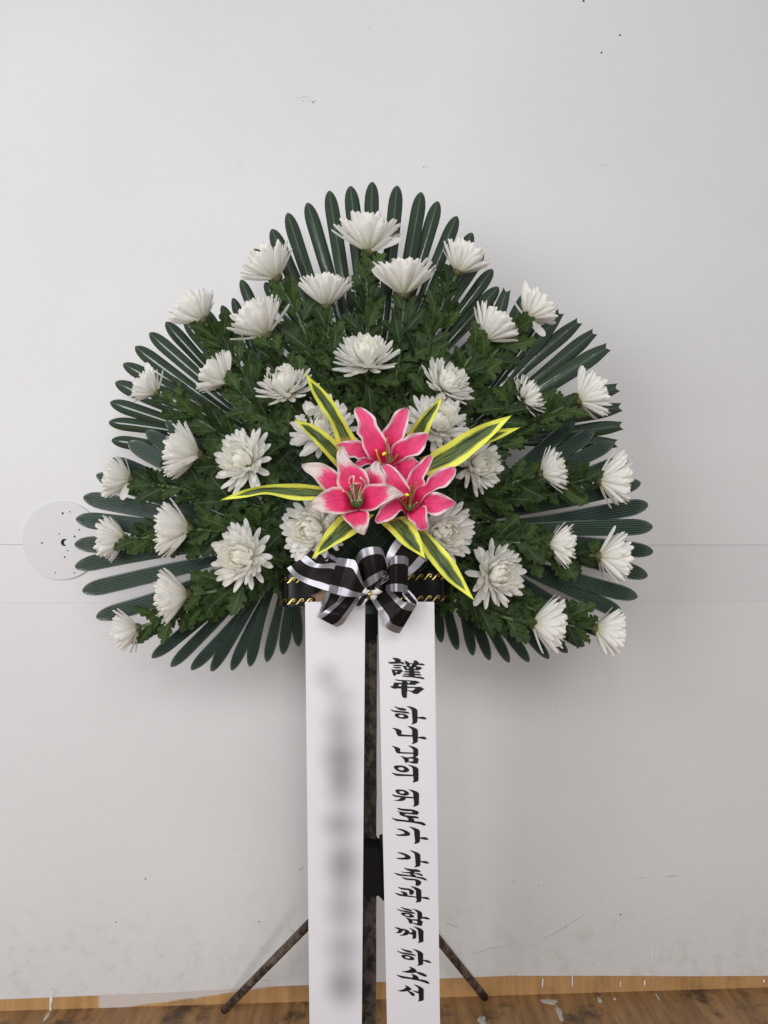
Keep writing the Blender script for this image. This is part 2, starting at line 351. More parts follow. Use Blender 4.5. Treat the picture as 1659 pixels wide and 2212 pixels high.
for (x, y, rx, rz) in ((1237, 2076, .003, .028), (1236, 2120, .003, .02), (1172, 2122, .003, .016), (1409, 2060, .004, .016), (1340, 2124, .002, .012), (1392, 2122, .003, .012), (110, 2172, .004, .03), (113, 2150, .003, .02), (1650, 2118, .004, .006)):
    blob('paint_drip', W(x, y, .0022), rx * .8, rz * .8, M['drip'], wall, ax=ax, ay=az, nrm=wall_n, n=12, jit=.25)
for (x, y, r) in ((1339, 77, .0032), (1299, 115, .0028), (1260, 3, .004), (915, 363, .0014), (677, 222, .0018), (655, 219, .0012), (329, 1, .001), (251, 3629 / 1.8228, .0018), (315, 3459 / 1.8228, .0018), (1340, 1975, .002), (1163, 1912, .0016), (1110, 1903, .0014), (560, 1990, .0016)):
    blob('nail_hole', W(x, y, .0024), r, r, M['hole'], wall, ax=ax, ay=az, nrm=wall_n, n=8, jit=.4, h=.0004)
M['scuff'] = plain('wall_scuff', (.42, .39, .36), .6, var=.3, scale=200)
def scuff(pts, r): obj('scuff_mark', tube('scuff_mark', [W(x, y, .0023) for x, y in pts], [r * .3] + [r] * (len(pts) - 2) + [r * .3], 5), M['scuff'], wall)
scuff([(640, 214), (655, 210), (672, 211)], .0006); scuff([(664, 218), (676, 221), (684, 217)], .0009); scuff([(912, 361), (920, 360), (925, 362)], .0008)
scuff([(1435, 1893), (1450, 1891), (1467, 1892)], .0010); scuff([(1378, 1899), (1386, 1895), (1395, 1894)], .0007); scuff([(565, 2117), (574, 2116), (582, 2118)], .0008)
scuff([(643, 1880), (650, 1877), (655, 1871)], .0010); scuff([(1162, 2035), (1210, 2008), (1245, 1985), (1262, 1976)], .0006); scuff([(963, 1995), (975, 1996), (988, 2003)], .0010)
scuff([(622, 2000), (632, 2010), (637, 2022)], .0010); scuff([(1020, 2060), (1060, 2048), (1100, 2040)], .0006); scuff([(1290, 357), (1305, 358), (1318, 357)], .0007)
# round cover plate
ZP = (0, 1800, 2.37)
pc = (135.4, 1167.0); pr = 84.5
def circ(cx, cy, r, n=14, ph=0): return [(cx + r * math.cos(2 * math.pi * k / n + ph), cy + r * math.sin(2 * math.pi * k / n + ph)) for k in range(n)]
plate = thing('cover_plate', 'round white painted cover plate with drilled holes on the wall', 'cover plate', W(*pc))
holes = [(612, 795, 34)] + [(x, y, r) for x, y, r in ((597, 525, 11), (663, 510, 7), (565, 715, 7), (707, 740, 10), (752, 677, 8), (643, 872, 7), (615, 932, 9), (530, 1077, 7), (705, 1077, 7), (403, 800, 9))]
loops = [circ(pc[0], pc[1], pr, 72)] + [circ(*zpx(ZP, (x, y)), r / 2.37 / 1.8228, 10 if r < 20 else 24) for x, y, r in holes]
P3 = [[W(x, y, .0075) - plate.location for x, y in lp] for lp in loops]
flat = [p for lp in P3 for p in lp]; tr = tessellate_polygon(P3); fs = [tuple(t) for t in tr]; nv = len(flat); vs = flat + [p + Vector((0, .006, 0)) for p in flat]; o0 = 0
for lp in P3:
    k = len(lp); fs += [(o0 + i, o0 + (i + 1) % k, nv + o0 + (i + 1) % k, nv + o0 + i) for i in range(k)]; o0 += k
obj('disc', mesh('disc', vs, fs, smooth=False), M['plate'], plate)
bl = [W(x, y, .0026) - plate.location for x, y in circ(pc[0], pc[1], pr - 6, 40)]
obj('disc_backing', mesh('disc_backing', bl, [tuple(range(40))], smooth=False), M['hole'], plate)
hc = zpx(ZP, (628, 797)); hb = [W(x, y, .0042) - plate.location for x, y in circ(hc[0], hc[1], 24 / 2.37 / 1.8228, 20)]
obj('hole_plug', mesh('hole_plug', hb, [tuple(range(20))], smooth=False), M['plate'], plate)

# ------------------------------------------------------------ stand
foot = Vector((0, 0, 0))
ptop, pbot = at(798.5, 1318, 1.535), at(795.5, 2212, 1.475)
t0 = (ptop.z) / (ptop.z - pbot.z); pfoot = ptop + (pbot - ptop) * t0
stand = thing('wreath_stand', 'rusty dark steel tripod stand carrying the funeral wreath', 'stand', (pfoot.x, pfoot.y, 0))
so = Vector(stand.location)
def vsec(hw, dp, th): return [(-hw, -dp), (-hw + th * 1.1, -dp - .0004), (0, dp - th), (hw - th * 1.1, -dp - .0004), (hw, -dp), (0, dp + th * .3)]
vs, fs = [], []; n = 36; prof = vsec(.0155, .006, .003)
for i in range(n):
    p = ptop.lerp(pfoot, i / (n - 1))
    for (a, b2) in prof: vs.append(p + Vector((a + random.uniform(-.0004, .0004), b2, 0)) - so)
k = len(prof)
fs = [(i * k + j, i * k + (j + 1) % k, (i + 1) * k + (j + 1) % k, (i + 1) * k + j) for i in range(n - 1) for j in range(k)] + [tuple(range(k)), tuple(range((n - 1) * k, n * k))]
obj('pole', mesh('pole', vs, fs, smooth=False), M['rust_pole'], stand)
hinge = at(805, 1874, 1.535)
fL = at(485, 2190, H * F / (2190 - CY)); fL.z = .010; fR = at(1046, 2156, H * F / (2156 - CY)); fR.z = .010; fR.y -= .012
for ft, hx in ((fL, -.012), (fR, .012)):
    a = hinge + Vector((hx, .01, 0)); obj('leg', tube('leg', [a.lerp(ft, t / 12) for t in range(13)], .0100, 10, off=so), M['rust'], stand)
ZB = (1400, 3250, 6.32)
br = [zpx(ZB, p) for p in ((170, 600), (500, 562), (515, 530), (560, 604), (580, 606), (588, 520), (615, 495), (672, 495), (690, 1000), (700, 1500), (722, 1905), (570, 1752), (500, 1765), (385, 1770), (362, 1900), (290, 1892), (235, 1770), (170, 1755))]
fr = [at(x, y, 1.455) - so for x, y in br]; nb = len(fr)
obj('hinge_bracket', mesh('hinge_bracket', fr + [p + Vector((0, .05, 0)) for p in fr], [tuple(t) for t in tessellate_polygon([fr])] + [(i, (i + 1) % nb, nb + (i + 1) % nb, nb + i) for i in range(nb)], smooth=False), M['black'], stand)
wr = [at(x, y, 1.49) - so for x, y in ((784, 1322), (816, 1322), (816, 1372), (811, 1375), (802, 1380), (796, 1388), (784, 1386))]; nb = len(wr)
obj('black_wrap', mesh('black_wrap', wr + [p + Vector((0, .06, 0)) for p in wr], [tuple(t) for t in tessellate_polygon([wr])] + [(i, (i + 1) % nb, nb + (i + 1) % nb, nb + i) for i in range(nb)], smooth=False), M['black_vinyl'], stand)
gp = [at(x, y, 1.485) - so for x, y in ((783, 1290), (817, 1290), (817, 1326), (783, 1326))]
obj('socket', mesh('socket', gp + [p + Vector((0, .07, 0)) for p in gp], [(0, 1, 2, 3), (0, 1, 5, 4), (1, 2, 6, 5), (2, 3, 7, 6), (3, 0, 4, 7), (4, 5, 6, 7)], smooth=False), M['green_plastic'], stand)

# ------------------------------------------------------------ foam holder with net
fc = at(800, 1135, 1.57); foam = thing('floral_foam', 'dark green netted floral foam block at the heart of the wreath', 'floral foam', fc)
vs, fs = [], []; nu, nvv = 24, 12
for i in range(nvv + 1):
    ph = math.pi * i / nvv
    for j in range(nu):
        t = 2 * math.pi * j / nu; c, s = math.cos(t), math.sin(t); q = (abs(c) ** 4 + abs(s) ** 4) ** -.25
        vs.append(Vector((.21 * c * q * math.sin(ph) ** .5, -.075 * math.cos(ph), .18 * s * q * math.sin(ph) ** .5)))
fs = [(i * nu + j, i * nu + (j + 1) % nu, (i + 1) * nu + (j + 1) % nu, (i + 1) * nu + j) for i in range(nvv) for j in range(nu)]
obj('foam_block', mesh('foam_block', vs, fs), M['foam'], foam)
parts = []
for s in (-1, 1):
    for k in range(-9, 10):
        pts = []
        for t in range(13):
            a = -.17 + .34 * t / 12; x = k * .032 + s * a
            if abs(x) < .19: pts.append(Vector((x, -.079 + .25 * x * x + .2 * a * a, a)))
        if len(pts) > 2:
            m_ = tube('t', pts, .0009, 5); parts.append(([v.co.copy() for v in m_.vertices], [tuple(p.vertices) for p in m_.polygons])); bpy.data.meshes.remove(m_)
obj('netting', join_parts('netting', parts), M['net'], foam)

# ------------------------------------------------------------ palm fans
def leaflet(base, tip, Wd, kind, off, Yb, Yt, droop, dth=.1, r00=40):
    """one plastic leaflet between two picture points; kind smooth, ribbed or notched"""
    m = 15 if kind == 'ribbed' else 9; n = 18
    a, b = Vector(base), Vector(tip); d = (b - a); L = d.length; d.normalize(); nrm = Vector((-d.y, d.x))
    bend = random.gauss(0, 5.5); vs, uv = [], []
    for i in range(n):
        t = i / (n - 1); t = 1 - (1 - t) ** 1.9
        dist = L * (1 - t); fill = 1.05 if t < .4 else {'ribbed': 1.0, 'smooth': .88, 'notched': .96}[kind]
        q = (r00 + L * t) * dth * fill / Wd; grow = max(.25, min(1, q) if q < .85 else 1 - .15 * math.exp(-(q - .85) / .15))
        if kind == 'notched': wt = grow * (1 if dist > 60 else 1 - .50 * (1 - dist / 60) ** 2)
        else: wt = grow * (1 if dist > 48 else max(0, 1 - (1 - dist / 48) ** 2.2) ** .52)
        wt = max(wt, .10) * Wd / 2
        c = a + d * L * t + nrm * bend * math.sin(math.pi * t)
        Y = Yb + (Yt - Yb) * t - droop * math.sin(math.pi * t)
        for j in range(m):
            v = j / (m - 1) * 2 - 1; cc = c + nrm * v * wt
            if kind == 'notched' and i > n - 4: cc = cc + d * (abs(v) ** 1.5 - .4) * 8.5 * (1 if i == n - 1 else .45 if i == n - 2 else .1)
            p = at(cc.x, cc.y, Y); q = wt / (Wd / 2)
            p.y -= (.0085 if kind != 'ribbed' else .0060) * q * (1 - v * v)                        # arched back
            if kind == 'ribbed': p.y -= .0016 * q * (1 if j % 2 else -1) * (1 - .75 * max(0, (t - .93) / .07))
            else:
                g = math.exp(-(v / .16) ** 2); p.y += (-.0018 if kind == 'smooth' else .0016) * g * q
                if kind == 'notched': p.y -= .0045 * math.exp(-((t - .93) / .025) ** 2 - (v / .35) ** 2)
            vs.append(p - off); uv.append((t, j / (m - 1)))
    return mesh('leaflet', vs, grid_faces(n, m), uv, smooth=(kind != 'ribbed'))
def fan(label, origin, tips, kind, Wd, Yb, Yt, mat, r0=.10):
    o = at(*origin, Yb + .012); t = thing('palm_fan', label, 'palm leaf', o, 'plastic palm fans behind the flowers')
    AN = [math.atan2(tp[1] - origin[1], tp[0] - origin[0]) % (2 * math.pi) for tp in tips]; DT = []
    for i in range(len(AN)):
        g = [min(abs(AN[i] - AN[k]), 2 * math.pi - abs(AN[i] - AN[k])) for k in (i - 1, i + 1) if 0 <= k < len(AN)]; DT.append(min(.17, max(.05, sum(g) / len(g))))
    for i, tp in enumerate(tips):
        wd = tp[2] if len(tp) > 2 else Wd; kd = tp[3] if len(tp) > 3 else kind; tip = Vector(tp[:2]); base = Vector(origin).lerp(tip, r0)
        yy = Yt + random.uniform(-.012, .012) + (.006 if i % 2 else 0)
        obj('leaflet', leaflet(base, tip, wd * random.uniform(.94, 1.04), kd, o, Yb + (.003 if i % 2 else 0), yy, random.uniform(.0, .02), DT[i], r0 * (tip - Vector(origin)).length), mat, t)
    q = Vector((0, 0, 0)); obj('stalk', tube('stalk', [q, q + Vector((-o.x * .2, .0, -.02)), q + Vector((-o.x * .5, .0, -.06))], .006, 8), mat, t)
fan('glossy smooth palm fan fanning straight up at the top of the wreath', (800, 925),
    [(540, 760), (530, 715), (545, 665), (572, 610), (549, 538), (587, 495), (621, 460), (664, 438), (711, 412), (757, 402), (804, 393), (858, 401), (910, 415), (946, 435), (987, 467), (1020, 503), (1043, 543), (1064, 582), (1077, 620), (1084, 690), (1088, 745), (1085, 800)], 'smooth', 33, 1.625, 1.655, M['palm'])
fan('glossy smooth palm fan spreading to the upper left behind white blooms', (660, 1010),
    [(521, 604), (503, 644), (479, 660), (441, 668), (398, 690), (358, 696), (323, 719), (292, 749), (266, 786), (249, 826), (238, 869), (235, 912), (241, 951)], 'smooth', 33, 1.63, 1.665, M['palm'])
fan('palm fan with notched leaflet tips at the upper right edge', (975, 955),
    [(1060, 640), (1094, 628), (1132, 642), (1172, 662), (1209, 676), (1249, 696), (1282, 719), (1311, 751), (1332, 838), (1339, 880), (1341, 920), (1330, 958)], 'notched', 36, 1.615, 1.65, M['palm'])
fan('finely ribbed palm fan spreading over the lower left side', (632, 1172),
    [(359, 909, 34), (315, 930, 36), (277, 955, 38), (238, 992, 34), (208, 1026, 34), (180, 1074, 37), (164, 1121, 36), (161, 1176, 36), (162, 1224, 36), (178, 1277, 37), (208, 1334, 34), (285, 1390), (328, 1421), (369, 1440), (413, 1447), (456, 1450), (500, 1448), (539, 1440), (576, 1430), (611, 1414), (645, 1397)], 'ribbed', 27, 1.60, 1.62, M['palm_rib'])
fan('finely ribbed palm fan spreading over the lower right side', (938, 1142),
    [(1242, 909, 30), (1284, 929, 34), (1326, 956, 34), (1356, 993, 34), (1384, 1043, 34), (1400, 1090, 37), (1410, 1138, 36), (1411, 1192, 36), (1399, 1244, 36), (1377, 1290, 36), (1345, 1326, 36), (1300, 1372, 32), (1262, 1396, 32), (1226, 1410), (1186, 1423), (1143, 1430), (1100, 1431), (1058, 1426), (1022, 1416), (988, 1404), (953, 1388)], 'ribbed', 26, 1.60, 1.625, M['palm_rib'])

# ------------------------------------------------------------ chrysanthemums
def petal_mesh(a0, a1, L, Wd, r0, z0, tipc=0.0, seed=0):
    rg = random.Random(seed); T = (0, .18, .36, .54, .70, .83, .92, .97, 1); n, m = 9, 5; vs, uv = [], []; x, z = r0, z0; ps = []
    for i in range(n):
        t = T[i]; th = R(a0 + (a1 - a0) * t ** .8 + tipc * max(0, t - .75) * 4); ps.append((x, z, th)); dl = L * (T[min(i + 1, n - 1)] - t); x += dl * math.sin(th); z += dl * math.cos(th)
    sk = rg.uniform(-.006, .006)
    for i, (x, z, th) in enumerate(ps):
        t = T[i]; wd = Wd / 2 * (.36 + .64 * math.sin(min(1, t / .70) * math.pi / 2) ** 1.1) * (max(.0, 1 - ((t - .70) / .30) ** 3) ** .62 if t > .70 else 1); wd = max(wd, Wd * .11)
        for j in range(m):
            v = j / (m - 1) * 2 - 1; cup = Wd * .30 * v * v * (1 - .5 * t)
            dx = -math.cos(th) * cup; dz = math.sin(th) * cup     # margins fold towards the flower's axis
            nt = -.0012 * (1 - abs(v)) if i == n - 1 else 0
            vs.append(Vector((x + dx + math.sin(th) * nt, v * wd + sk * t * t, z + dz + math.cos(th) * nt))); uv.append((t, j / (m - 1)))
    return vs, grid_faces(n, m), uv
TYPES = {   # rings: count, start angle, end angle, length, width; the last ones stay together as the heart
 'side': ([(18, 58, 41, .081, .0165), (17, 51, 36, .079, .0165), (16, 44, 29, .076, .0160), (14, 36, 22, .073, .0150)], [(13, 28, 16, .069, .0140), (11, 20, 10, .066, .013), (8, 12, 5, .063, .012), (5, 5, 0, .060, .011)], .9),
 'mid': ([(14, 90, 56, .076, .0160), (16, 80, 42, .074, .0165), (16, 70, 28, .071, .0165), (15, 60, 12, .068, .0155)], [(14, 56, -2, .063, .0135), (12, 44, -16, .057, .0125), (10, 30, -28, .049, .0105), (7, 16, -34, .041, .009)], .8),
 'front': ([(14, 94, 68, .074, .0145), (18, 86, 42, .071, .0148), (18, 80, 16, .068, .0148), (17, 73, -6, .064, .0142)], [(16, 66, -22, .059, .0132), (14, 56, -38, .051, .0120), (12, 46, -50, .042, .0105), (9, 30, -60, .034, .009), (6, 14, -54, .026, .0075)], .7)}
RM = {}
for ty, (outer, inner, _) in TYPES.items():
    for ri, (cnt, a0, a1, L, Wd) in enumerate(outer):
        for q in range(4):
            rg = random.Random(ri * 10 + q); v, f, uv = petal_mesh(a0 + rg.uniform(-3, 3), a1 + rg.uniform(-9, 9), L * rg.uniform(.92, 1.06), Wd, .0055, .002 + ri * .0018, rg.choice((-10, 0, 0, 14)), ri * 31 + q)
            RM[ty, ri, q] = mesh('petal', v, f, uv); RM[ty, ri, q].materials.append(M['petal'])
    for q in range(3):
        vs, fs, uvv = [], [], []
        rg = random.Random(q + 99)
        for ri, (cnt, a0, a1, L, Wd) in enumerate(inner):
            for k in range(cnt):
                v, f, uv = petal_mesh(a0 + rg.uniform(-6, 6), a1 + rg.uniform(-12, 12), L * rg.uniform(.88, 1.08), Wd, .004 - ri * .0005, .009 + ri * .001, 0, rg.random())
                mt = Matrix.Rotation(2 * math.pi * (k + rg.uniform(-.3, .3)) / cnt + ri * .7, 4, 'Z'); o0 = len(vs)
                vs += [mt @ p for p in v]; fs += [tuple(i + o0 for i in g) for g in f]; uvv += uv
        RM[ty, 'in', q] = mesh('petal_heart', vs, fs, uvv); RM[ty, 'in', q].materials.append(M['petal_in'])
v, f, uv = petal_mesh(82, 98, .08, .0155, 0, 0, 0, 5); STRAY = mesh('petal', v, f, uv); STRAY.materials.append(M['petal'])
# calyx: green cup with rings of pointed scales
vs, fs = [], []; nu = 14; prof = [(.003, -.010), (.006, -.008), (.0105, -.003), (.0125, .002), (.0115, .005)]
for r_, z_ in prof:
    for j in range(nu): t = 2 * math.pi * j / nu; vs.append(Vector((r_ * math.cos(t), r_ * math.sin(t), z_)))
fs = [(i * nu + j, i * nu + (j + 1) % nu, (i + 1) * nu + (j + 1) % nu, (i + 1) * nu + j) for i in range(len(prof) - 1) for j in range(nu)]; fs.append(tuple(range(nu - 1, -1, -1)))
CAL = mesh('calyx', vs, fs); CAL.materials.append(M['calyx'])
vs, fs = [], []
for ring, (rr, zz, ln, cnt) in enumerate(((.0125, -.001, .0085, 13), (.0105, -.005, .0075, 11))):
    for k in range(cnt):
        t = 2 * math.pi * (k + ring * .5) / cnt; mt = Matrix.Rotation(t, 4, 'Z'); o0 = len(vs)
        for p in ((rr, -.0022, zz), (rr, .0022, zz), (rr + .0028, .0016, zz + ln * .6), (rr + .0026, -.0016, zz + ln * .6), (rr + .0018, 0, zz + ln)): vs.append(mt @ Vector(p))
        fs += [(o0, o0 + 1, o0 + 2, o0 + 3), (o0 + 3, o0 + 2, o0 + 4)]
SCL = mesh('calyx_scales', vs, fs); SCL.materials.append(M['calyx_tip'])
# lobed leaves
def leaf_mesh(seed):
    rg = random.Random(seed); n, m = 34, 7; nl = rg.choice((3.1, 3.6, 4.1)); ph = rg.uniform(0, .5); wd = rg.uniform(.26, .34); vs, uv = [], []
    cv = rg.uniform(-.25, .15); tw = rg.uniform(-.5, .5); fold = rg.uniform(.05, .28); rip = rg.uniform(5, 9)
    for i in range(n):
        u = i / (n - 1)
        if u < .14: hw = [.028, .028]
        else:
            s = (u - .14) / .86; env = math.sin(math.pi * s ** .82) ** .62 * (1 - .1 * s)
            hw = []
            for sd in (0, 1):
                lob = abs(math.sin(nl * math.pi * (s + ph * .3 + sd * .06))) ** .55
                th = abs(math.sin(13 * math.pi * s + sd)) ** .8
                hw.append(max(.028, wd * env * (.26 + .66 * lob + .11 * th)))
        for j in range(m):
            v = j / (m - 1) * 2 - 1; h = hw[0] if v < 0 else hw[1]; x = v * h; y = u + abs(x) * .55 * (1 if u > .14 else 0) * (1 - u * .6)
            z = cv * u * u + fold * abs(x) + .025 * math.sin(rip * u * 2 + v * 2) * abs(v); x, z = x * math.cos(tw * u) - z * math.sin(tw * u) * .4, z + x * math.sin(tw * u)
            vs.append(Vector((x, y, z))); uv.append((u, j / (m - 1)))
    me = mesh('leaf', vs, grid_faces(n, m), uv); me.materials.append(M['leaf']); return me
LEAVES = [leaf_mesh(s) for s in range(10)]
def place_leaf(parent, base, d, nrm, size, off):
    d = d.normalized(); s = d.cross(nrm).normalized(); nn = s.cross(d)
    o = bpy.data.objects.new('leaf', random.choice(LEAVES)); col.objects.link(o); o.parent = parent
    mt = Matrix((s, d, nn)).transposed().to_4x4(); mt.translation = base - off
    o.matrix_local = mt @ Matrix.Diagonal((size * random.uniform(.8, 1.1), size, size, 1))
def basis(ax):
    ax = ax.normalized(); x = ax.cross(Vector((0, 0, 1)) if abs(ax.z) < .9 else Vector((0, 1, 0))).normalized(); y = ax.cross(x)
    return Matrix((x, y, ax)).transposed().to_4x4()
def chrys(label, kind, px, py, ang, tilt, size, lsc=1.0, strays=()):
    """px, py is the calyx; ang the direction it opens in the picture (90 = up); tilt the degrees it turns to the camera; size its width"""
    r = math.hypot(px - 800, (py - 1120)); Y = 1.405 + .165 * min(1, r / 560) ** 1.3
    if kind == 'side': Y += .01
    a = R(ang); ax = Vector((math.cos(a) * math.cos(R(tilt)), -math.sin(R(tilt)), math.sin(a) * math.cos(R(tilt)))); ax.normalize()
    s = size / {'side': 134, 'mid': 150, 'front': 134}[kind] * Y / 1.609 * 1.03; head = at(px, py, Y)
    org = at(800 + (px - 800) * .22, 1140 + (py - 1140) * .22, 1.55)
    if kind != 'side': org = at(800 + (px - 800) * .72, 1140 + (py - 1140) * .72, 1.57)
    t = thing('chrysanthemum', label, 'chrysanthemum', org, 'white chrysanthemums arranged over the wreath')
    hm = Matrix.Translation(head - org) @ basis(ax) @ Matrix.Scale(s, 4) @ Matrix.Rotation(random.uniform(0, 6.28), 4, 'Z')
    outer, inner, _ = TYPES[kind]
    for ri, (cnt, a0, a1, L, Wd) in enumerate(outer):
        for k in range(cnt):
            o = bpy.data.objects.new('petal', RM[kind, ri, random.randrange(4)]); col.objects.link(o); o.parent = t
            q = random.uniform(.90, 1.06); tj = random.gauss(0, 2.6)
            if random.random() < .035: tj += random.uniform(8, 24)
            o.matrix_local = hm @ Matrix.Rotation(2 * math.pi * (k + random.uniform(-.22, .22)) / cnt + ri * .62, 4, 'Z') @ Matrix.Rotation(R(tj), 4, 'Y') @ Matrix.Rotation(random.gauss(0, .07), 4, 'Z') @ Matrix.Scale(q, 4)
    for tgt in strays:
        o = bpy.data.objects.new('petal', STRAY); col.objects.link(o); o.parent = t
        e = at(tgt[0], tgt[1], Y + (tgt[2] if len(tgt) > 2 else -.01)); dx = e - head; ln = dx.length; dx.normalize(); zz = (Vector((0, -1, 0)) - dx * dx.dot(Vector((0, -1, 0)))).normalized(); yy = zz.cross(dx)
        mt = Matrix((dx, yy, zz)).transposed().to_4x4(); mt.translation = head - org; o.matrix_local = mt @ Matrix.Diagonal((ln / .08, 1, 1, 1))
    o = bpy.data.objects.new('petal_heart', RM[kind, 'in', random.randrange(3)]); col.objects.link(o); o.parent = t; o.matrix_local = hm; o['kind'] = 'stuff'
    o = bpy.data.objects.new('calyx', CAL); col.objects.link(o); o.parent = t; o.matrix_local = hm
    sc_ = bpy.data.objects.new('calyx_scales', SCL); col.objects.link(sc_); sc_.parent = o
    # stem
    d0 = (head - org); L = d0.length; end = head - ax * .009 * s
    c1 = org + d0 * .35 + Vector((0, -.03, 0)); c2 = end - ax * L * .33
    pts = []
    for k in range(15):
        q = k / 14; pts.append(org * (1 - q) ** 3 + c1 * 3 * q * (1 - q) ** 2 + c2 * 3 * q * q * (1 - q) + end * q ** 3)
    obj('stem', tube('stem', pts, [.0042] * 13 + [.0036, .0040], 8, off=org), M['stem'], t)
    # leaves
    nl = int((14 if kind != 'side' else 8) + L / .0155 * lsc); inpl = Vector((px - 800, 0, 1140 - py)).normalized() if kind != 'side' else Vector((math.cos(a), 0, math.sin(a)))
    for k in range(nl):
        q = .93 - .80 * (k / nl) ** .95; i = min(13, int(q * 14)); p = pts[i].lerp(pts[i + 1], q * 14 - i); tan = (pts[i + 1] - pts[i]).normalized()
        sd = 1 if k % 2 else -1; sp = random.uniform(14, 58) if k > 2 else random.uniform(12, 40)
        dd = Matrix.Rotation(R(sp) * sd, 3, 'Y') @ Vector((tan.x, 0, tan.z) if Vector((tan.x, 0, tan.z)).length > .3 else inpl)
        dd = (Matrix.Rotation(R(random.uniform(0, 360)), 3, 'Y') @ inpl) if kind != 'side' and k % 3 else dd
        dd = dd.normalized() + Vector((0, random.uniform(-.65, .25), 0))
        nr = Vector((random.gauss(0, .35), -1, random.gauss(.25, .35)))
        place_leaf(t, p + Vector((0, random.uniform(-.015, .0), 0)), dd, nr, random.uniform(.045, .079) * (.8 if k < 3 and kind == 'side' else 1), org)
    return t
FL_ = [
 ('white chrysanthemum at the very top centre, seen side-on, opening straight up', 'side', 796, 547, 87, 6, 138, 1, ((868, 517),)),
 ('side-on white chrysanthemum upper left of centre, beside the tall smooth leaflets, opening up-left', 'side', 600, 603, 122, 2, 122),
 ('side-on white chrysanthemum left of the pair just below the topmost bloom', 'side', 706, 663, 92, 5, 118),
 ('side-on white chrysanthemum right of the pair just below the topmost bloom', 'side', 872, 640, 90, 8, 136, 1, ((804, 580),)),
 ('side-on white chrysanthemum opening upward at the top right, before the tall leaflets', 'side', 988, 590, 62, 2, 110),
 ('white chrysanthemum leaning left, second row, between outer left bloom and the top pair', 'side', 577, 726, 121, 6, 132),
 ('thin-petalled white chrysanthemum on the upper left outline against the white wall', 'side', 440, 694, 128, -4, 108),
 ('white chrysanthemum leaning right in the second row, right of the top pair', 'side', 1046, 735, 50, 6, 122),
 ('white chrysanthemum on the upper right outline with one petal hanging down', 'side', 1137, 688, 44, -4, 102, 1, ((1176, 728), (1134, 606))),
 ('cupped white chrysanthemum on the centre axis above the pink lilies', 'mid', 792, 792, 92, 36, 146),
 ('cupped white chrysanthemum whose right edge touches the tip of the tallest variegated blade', 'mid', 620, 852, 104, 36, 130),
 ('cupped white chrysanthemum above right of the lilies, leaning right', 'mid', 954, 842, 48, 34, 128),
 ('small side-on white chrysanthemum at left, inside the upper left rim', 'side', 491, 828, 144, 2, 104, 1, ((495, 757),)),
 ('half-open white chrysanthemum at right with folded lower petals, inside the upper right rim', 'mid', 1128, 864, 28, 16, 100),
 ('small side-on white chrysanthemum on the left rim over smooth leaflets', 'side', 340, 850, 148, 0, 86, 1, ((318, 782),)),
 ('side-on white chrysanthemum on the right rim above two notched leaflet tips', 'side', 1247, 866, 24, 0, 112, 1, ((1258, 789),)),
 ('white chrysanthemum facing left in front of three ribbed leaflet tips at mid left', 'side', 432, 985, 168, 12, 130),
 ('large round white chrysanthemum facing the camera, left of the lilies above the side blade', 'front', 536, 1000, 150, 58, 128),
 ('white chrysanthemum half hidden behind the two upper left variegated blades', 'front', 700, 934, 110, 60, 134, 1, ((625, 957), (655, 975))),
 ('white chrysanthemum behind the short blade at the upper right of the lilies', 'front', 940, 924, 70, 56, 130),
 ('dense white chrysanthemum under the long right-hand variegated blades', 'front', 1022, 1006, 10, 52, 112, 1, ((1032, 1056), (1090, 1014))),
 ('small ragged white chrysanthemum facing right at mid right, left of the rim bloom', 'side', 1166, 1024, 18, 10, 98),
 ('white chrysanthemum at the far left rim, just above the round cover plate level', 'side', 284, 1036, 170, 4, 98, 1, ((218, 1070), (262, 1080))),
 ('white chrysanthemum facing right on the right rim at mid height', 'side', 1290, 1036, 4, 0, 122),
 ('side-on white chrysanthemum facing left, below the blade pointing left', 'side', 412, 1144, 178, 6, 128),
 ('small side-on white chrysanthemum at the far left beside the round cover plate', 'side', 272, 1163, 182, 0, 102),
 ('large round white chrysanthemum facing the camera at lower left of the lilies', 'front', 534, 1204, 165, 60, 138),
 ('white chrysanthemum tucked under the worn lily, left of the bow', 'front', 686, 1142, 190, 62, 142, 1, ((636, 1212, -.03), (616, 1168), (628, 1180))),
 ('white chrysanthemum tucked under the right lily beside the long downward blade', 'front', 948, 1148, -20, 60, 132, 1, ((1006, 1176), (1008, 1112))),
 ('large white chrysanthemum at lower right touching the tip of the longest blade', 'front', 1062, 1242, 10, 56, 128, 1, ((1022, 1308), (1035, 1180))),
 ('side-on white chrysanthemum facing right in the lower right inner row', 'side', 1183, 1176, -2, 4, 100),
 ('side-on white chrysanthemum facing right on the lower right rim, over ribbed leaflets', 'side', 1291, 1201, -4, 0, 118),
 ('full white chrysanthemum facing left at the lower left, inner of the bottom two', 'side', 408, 1284, 182, 12, 124),
 ('white chrysanthemum drooping at the bottom left corner of the wreath', 'side', 300, 1355, 196, 0, 92),
 ('side-on white chrysanthemum at the bottom right, inner of the bottom two', 'side', 1148, 1346, -6, 2, 124),
 ('white chrysanthemum drooping at the bottom right corner of the wreath', 'side', 1284, 1358, -10, 0, 108)]
for f in FL_: chrys(*f)

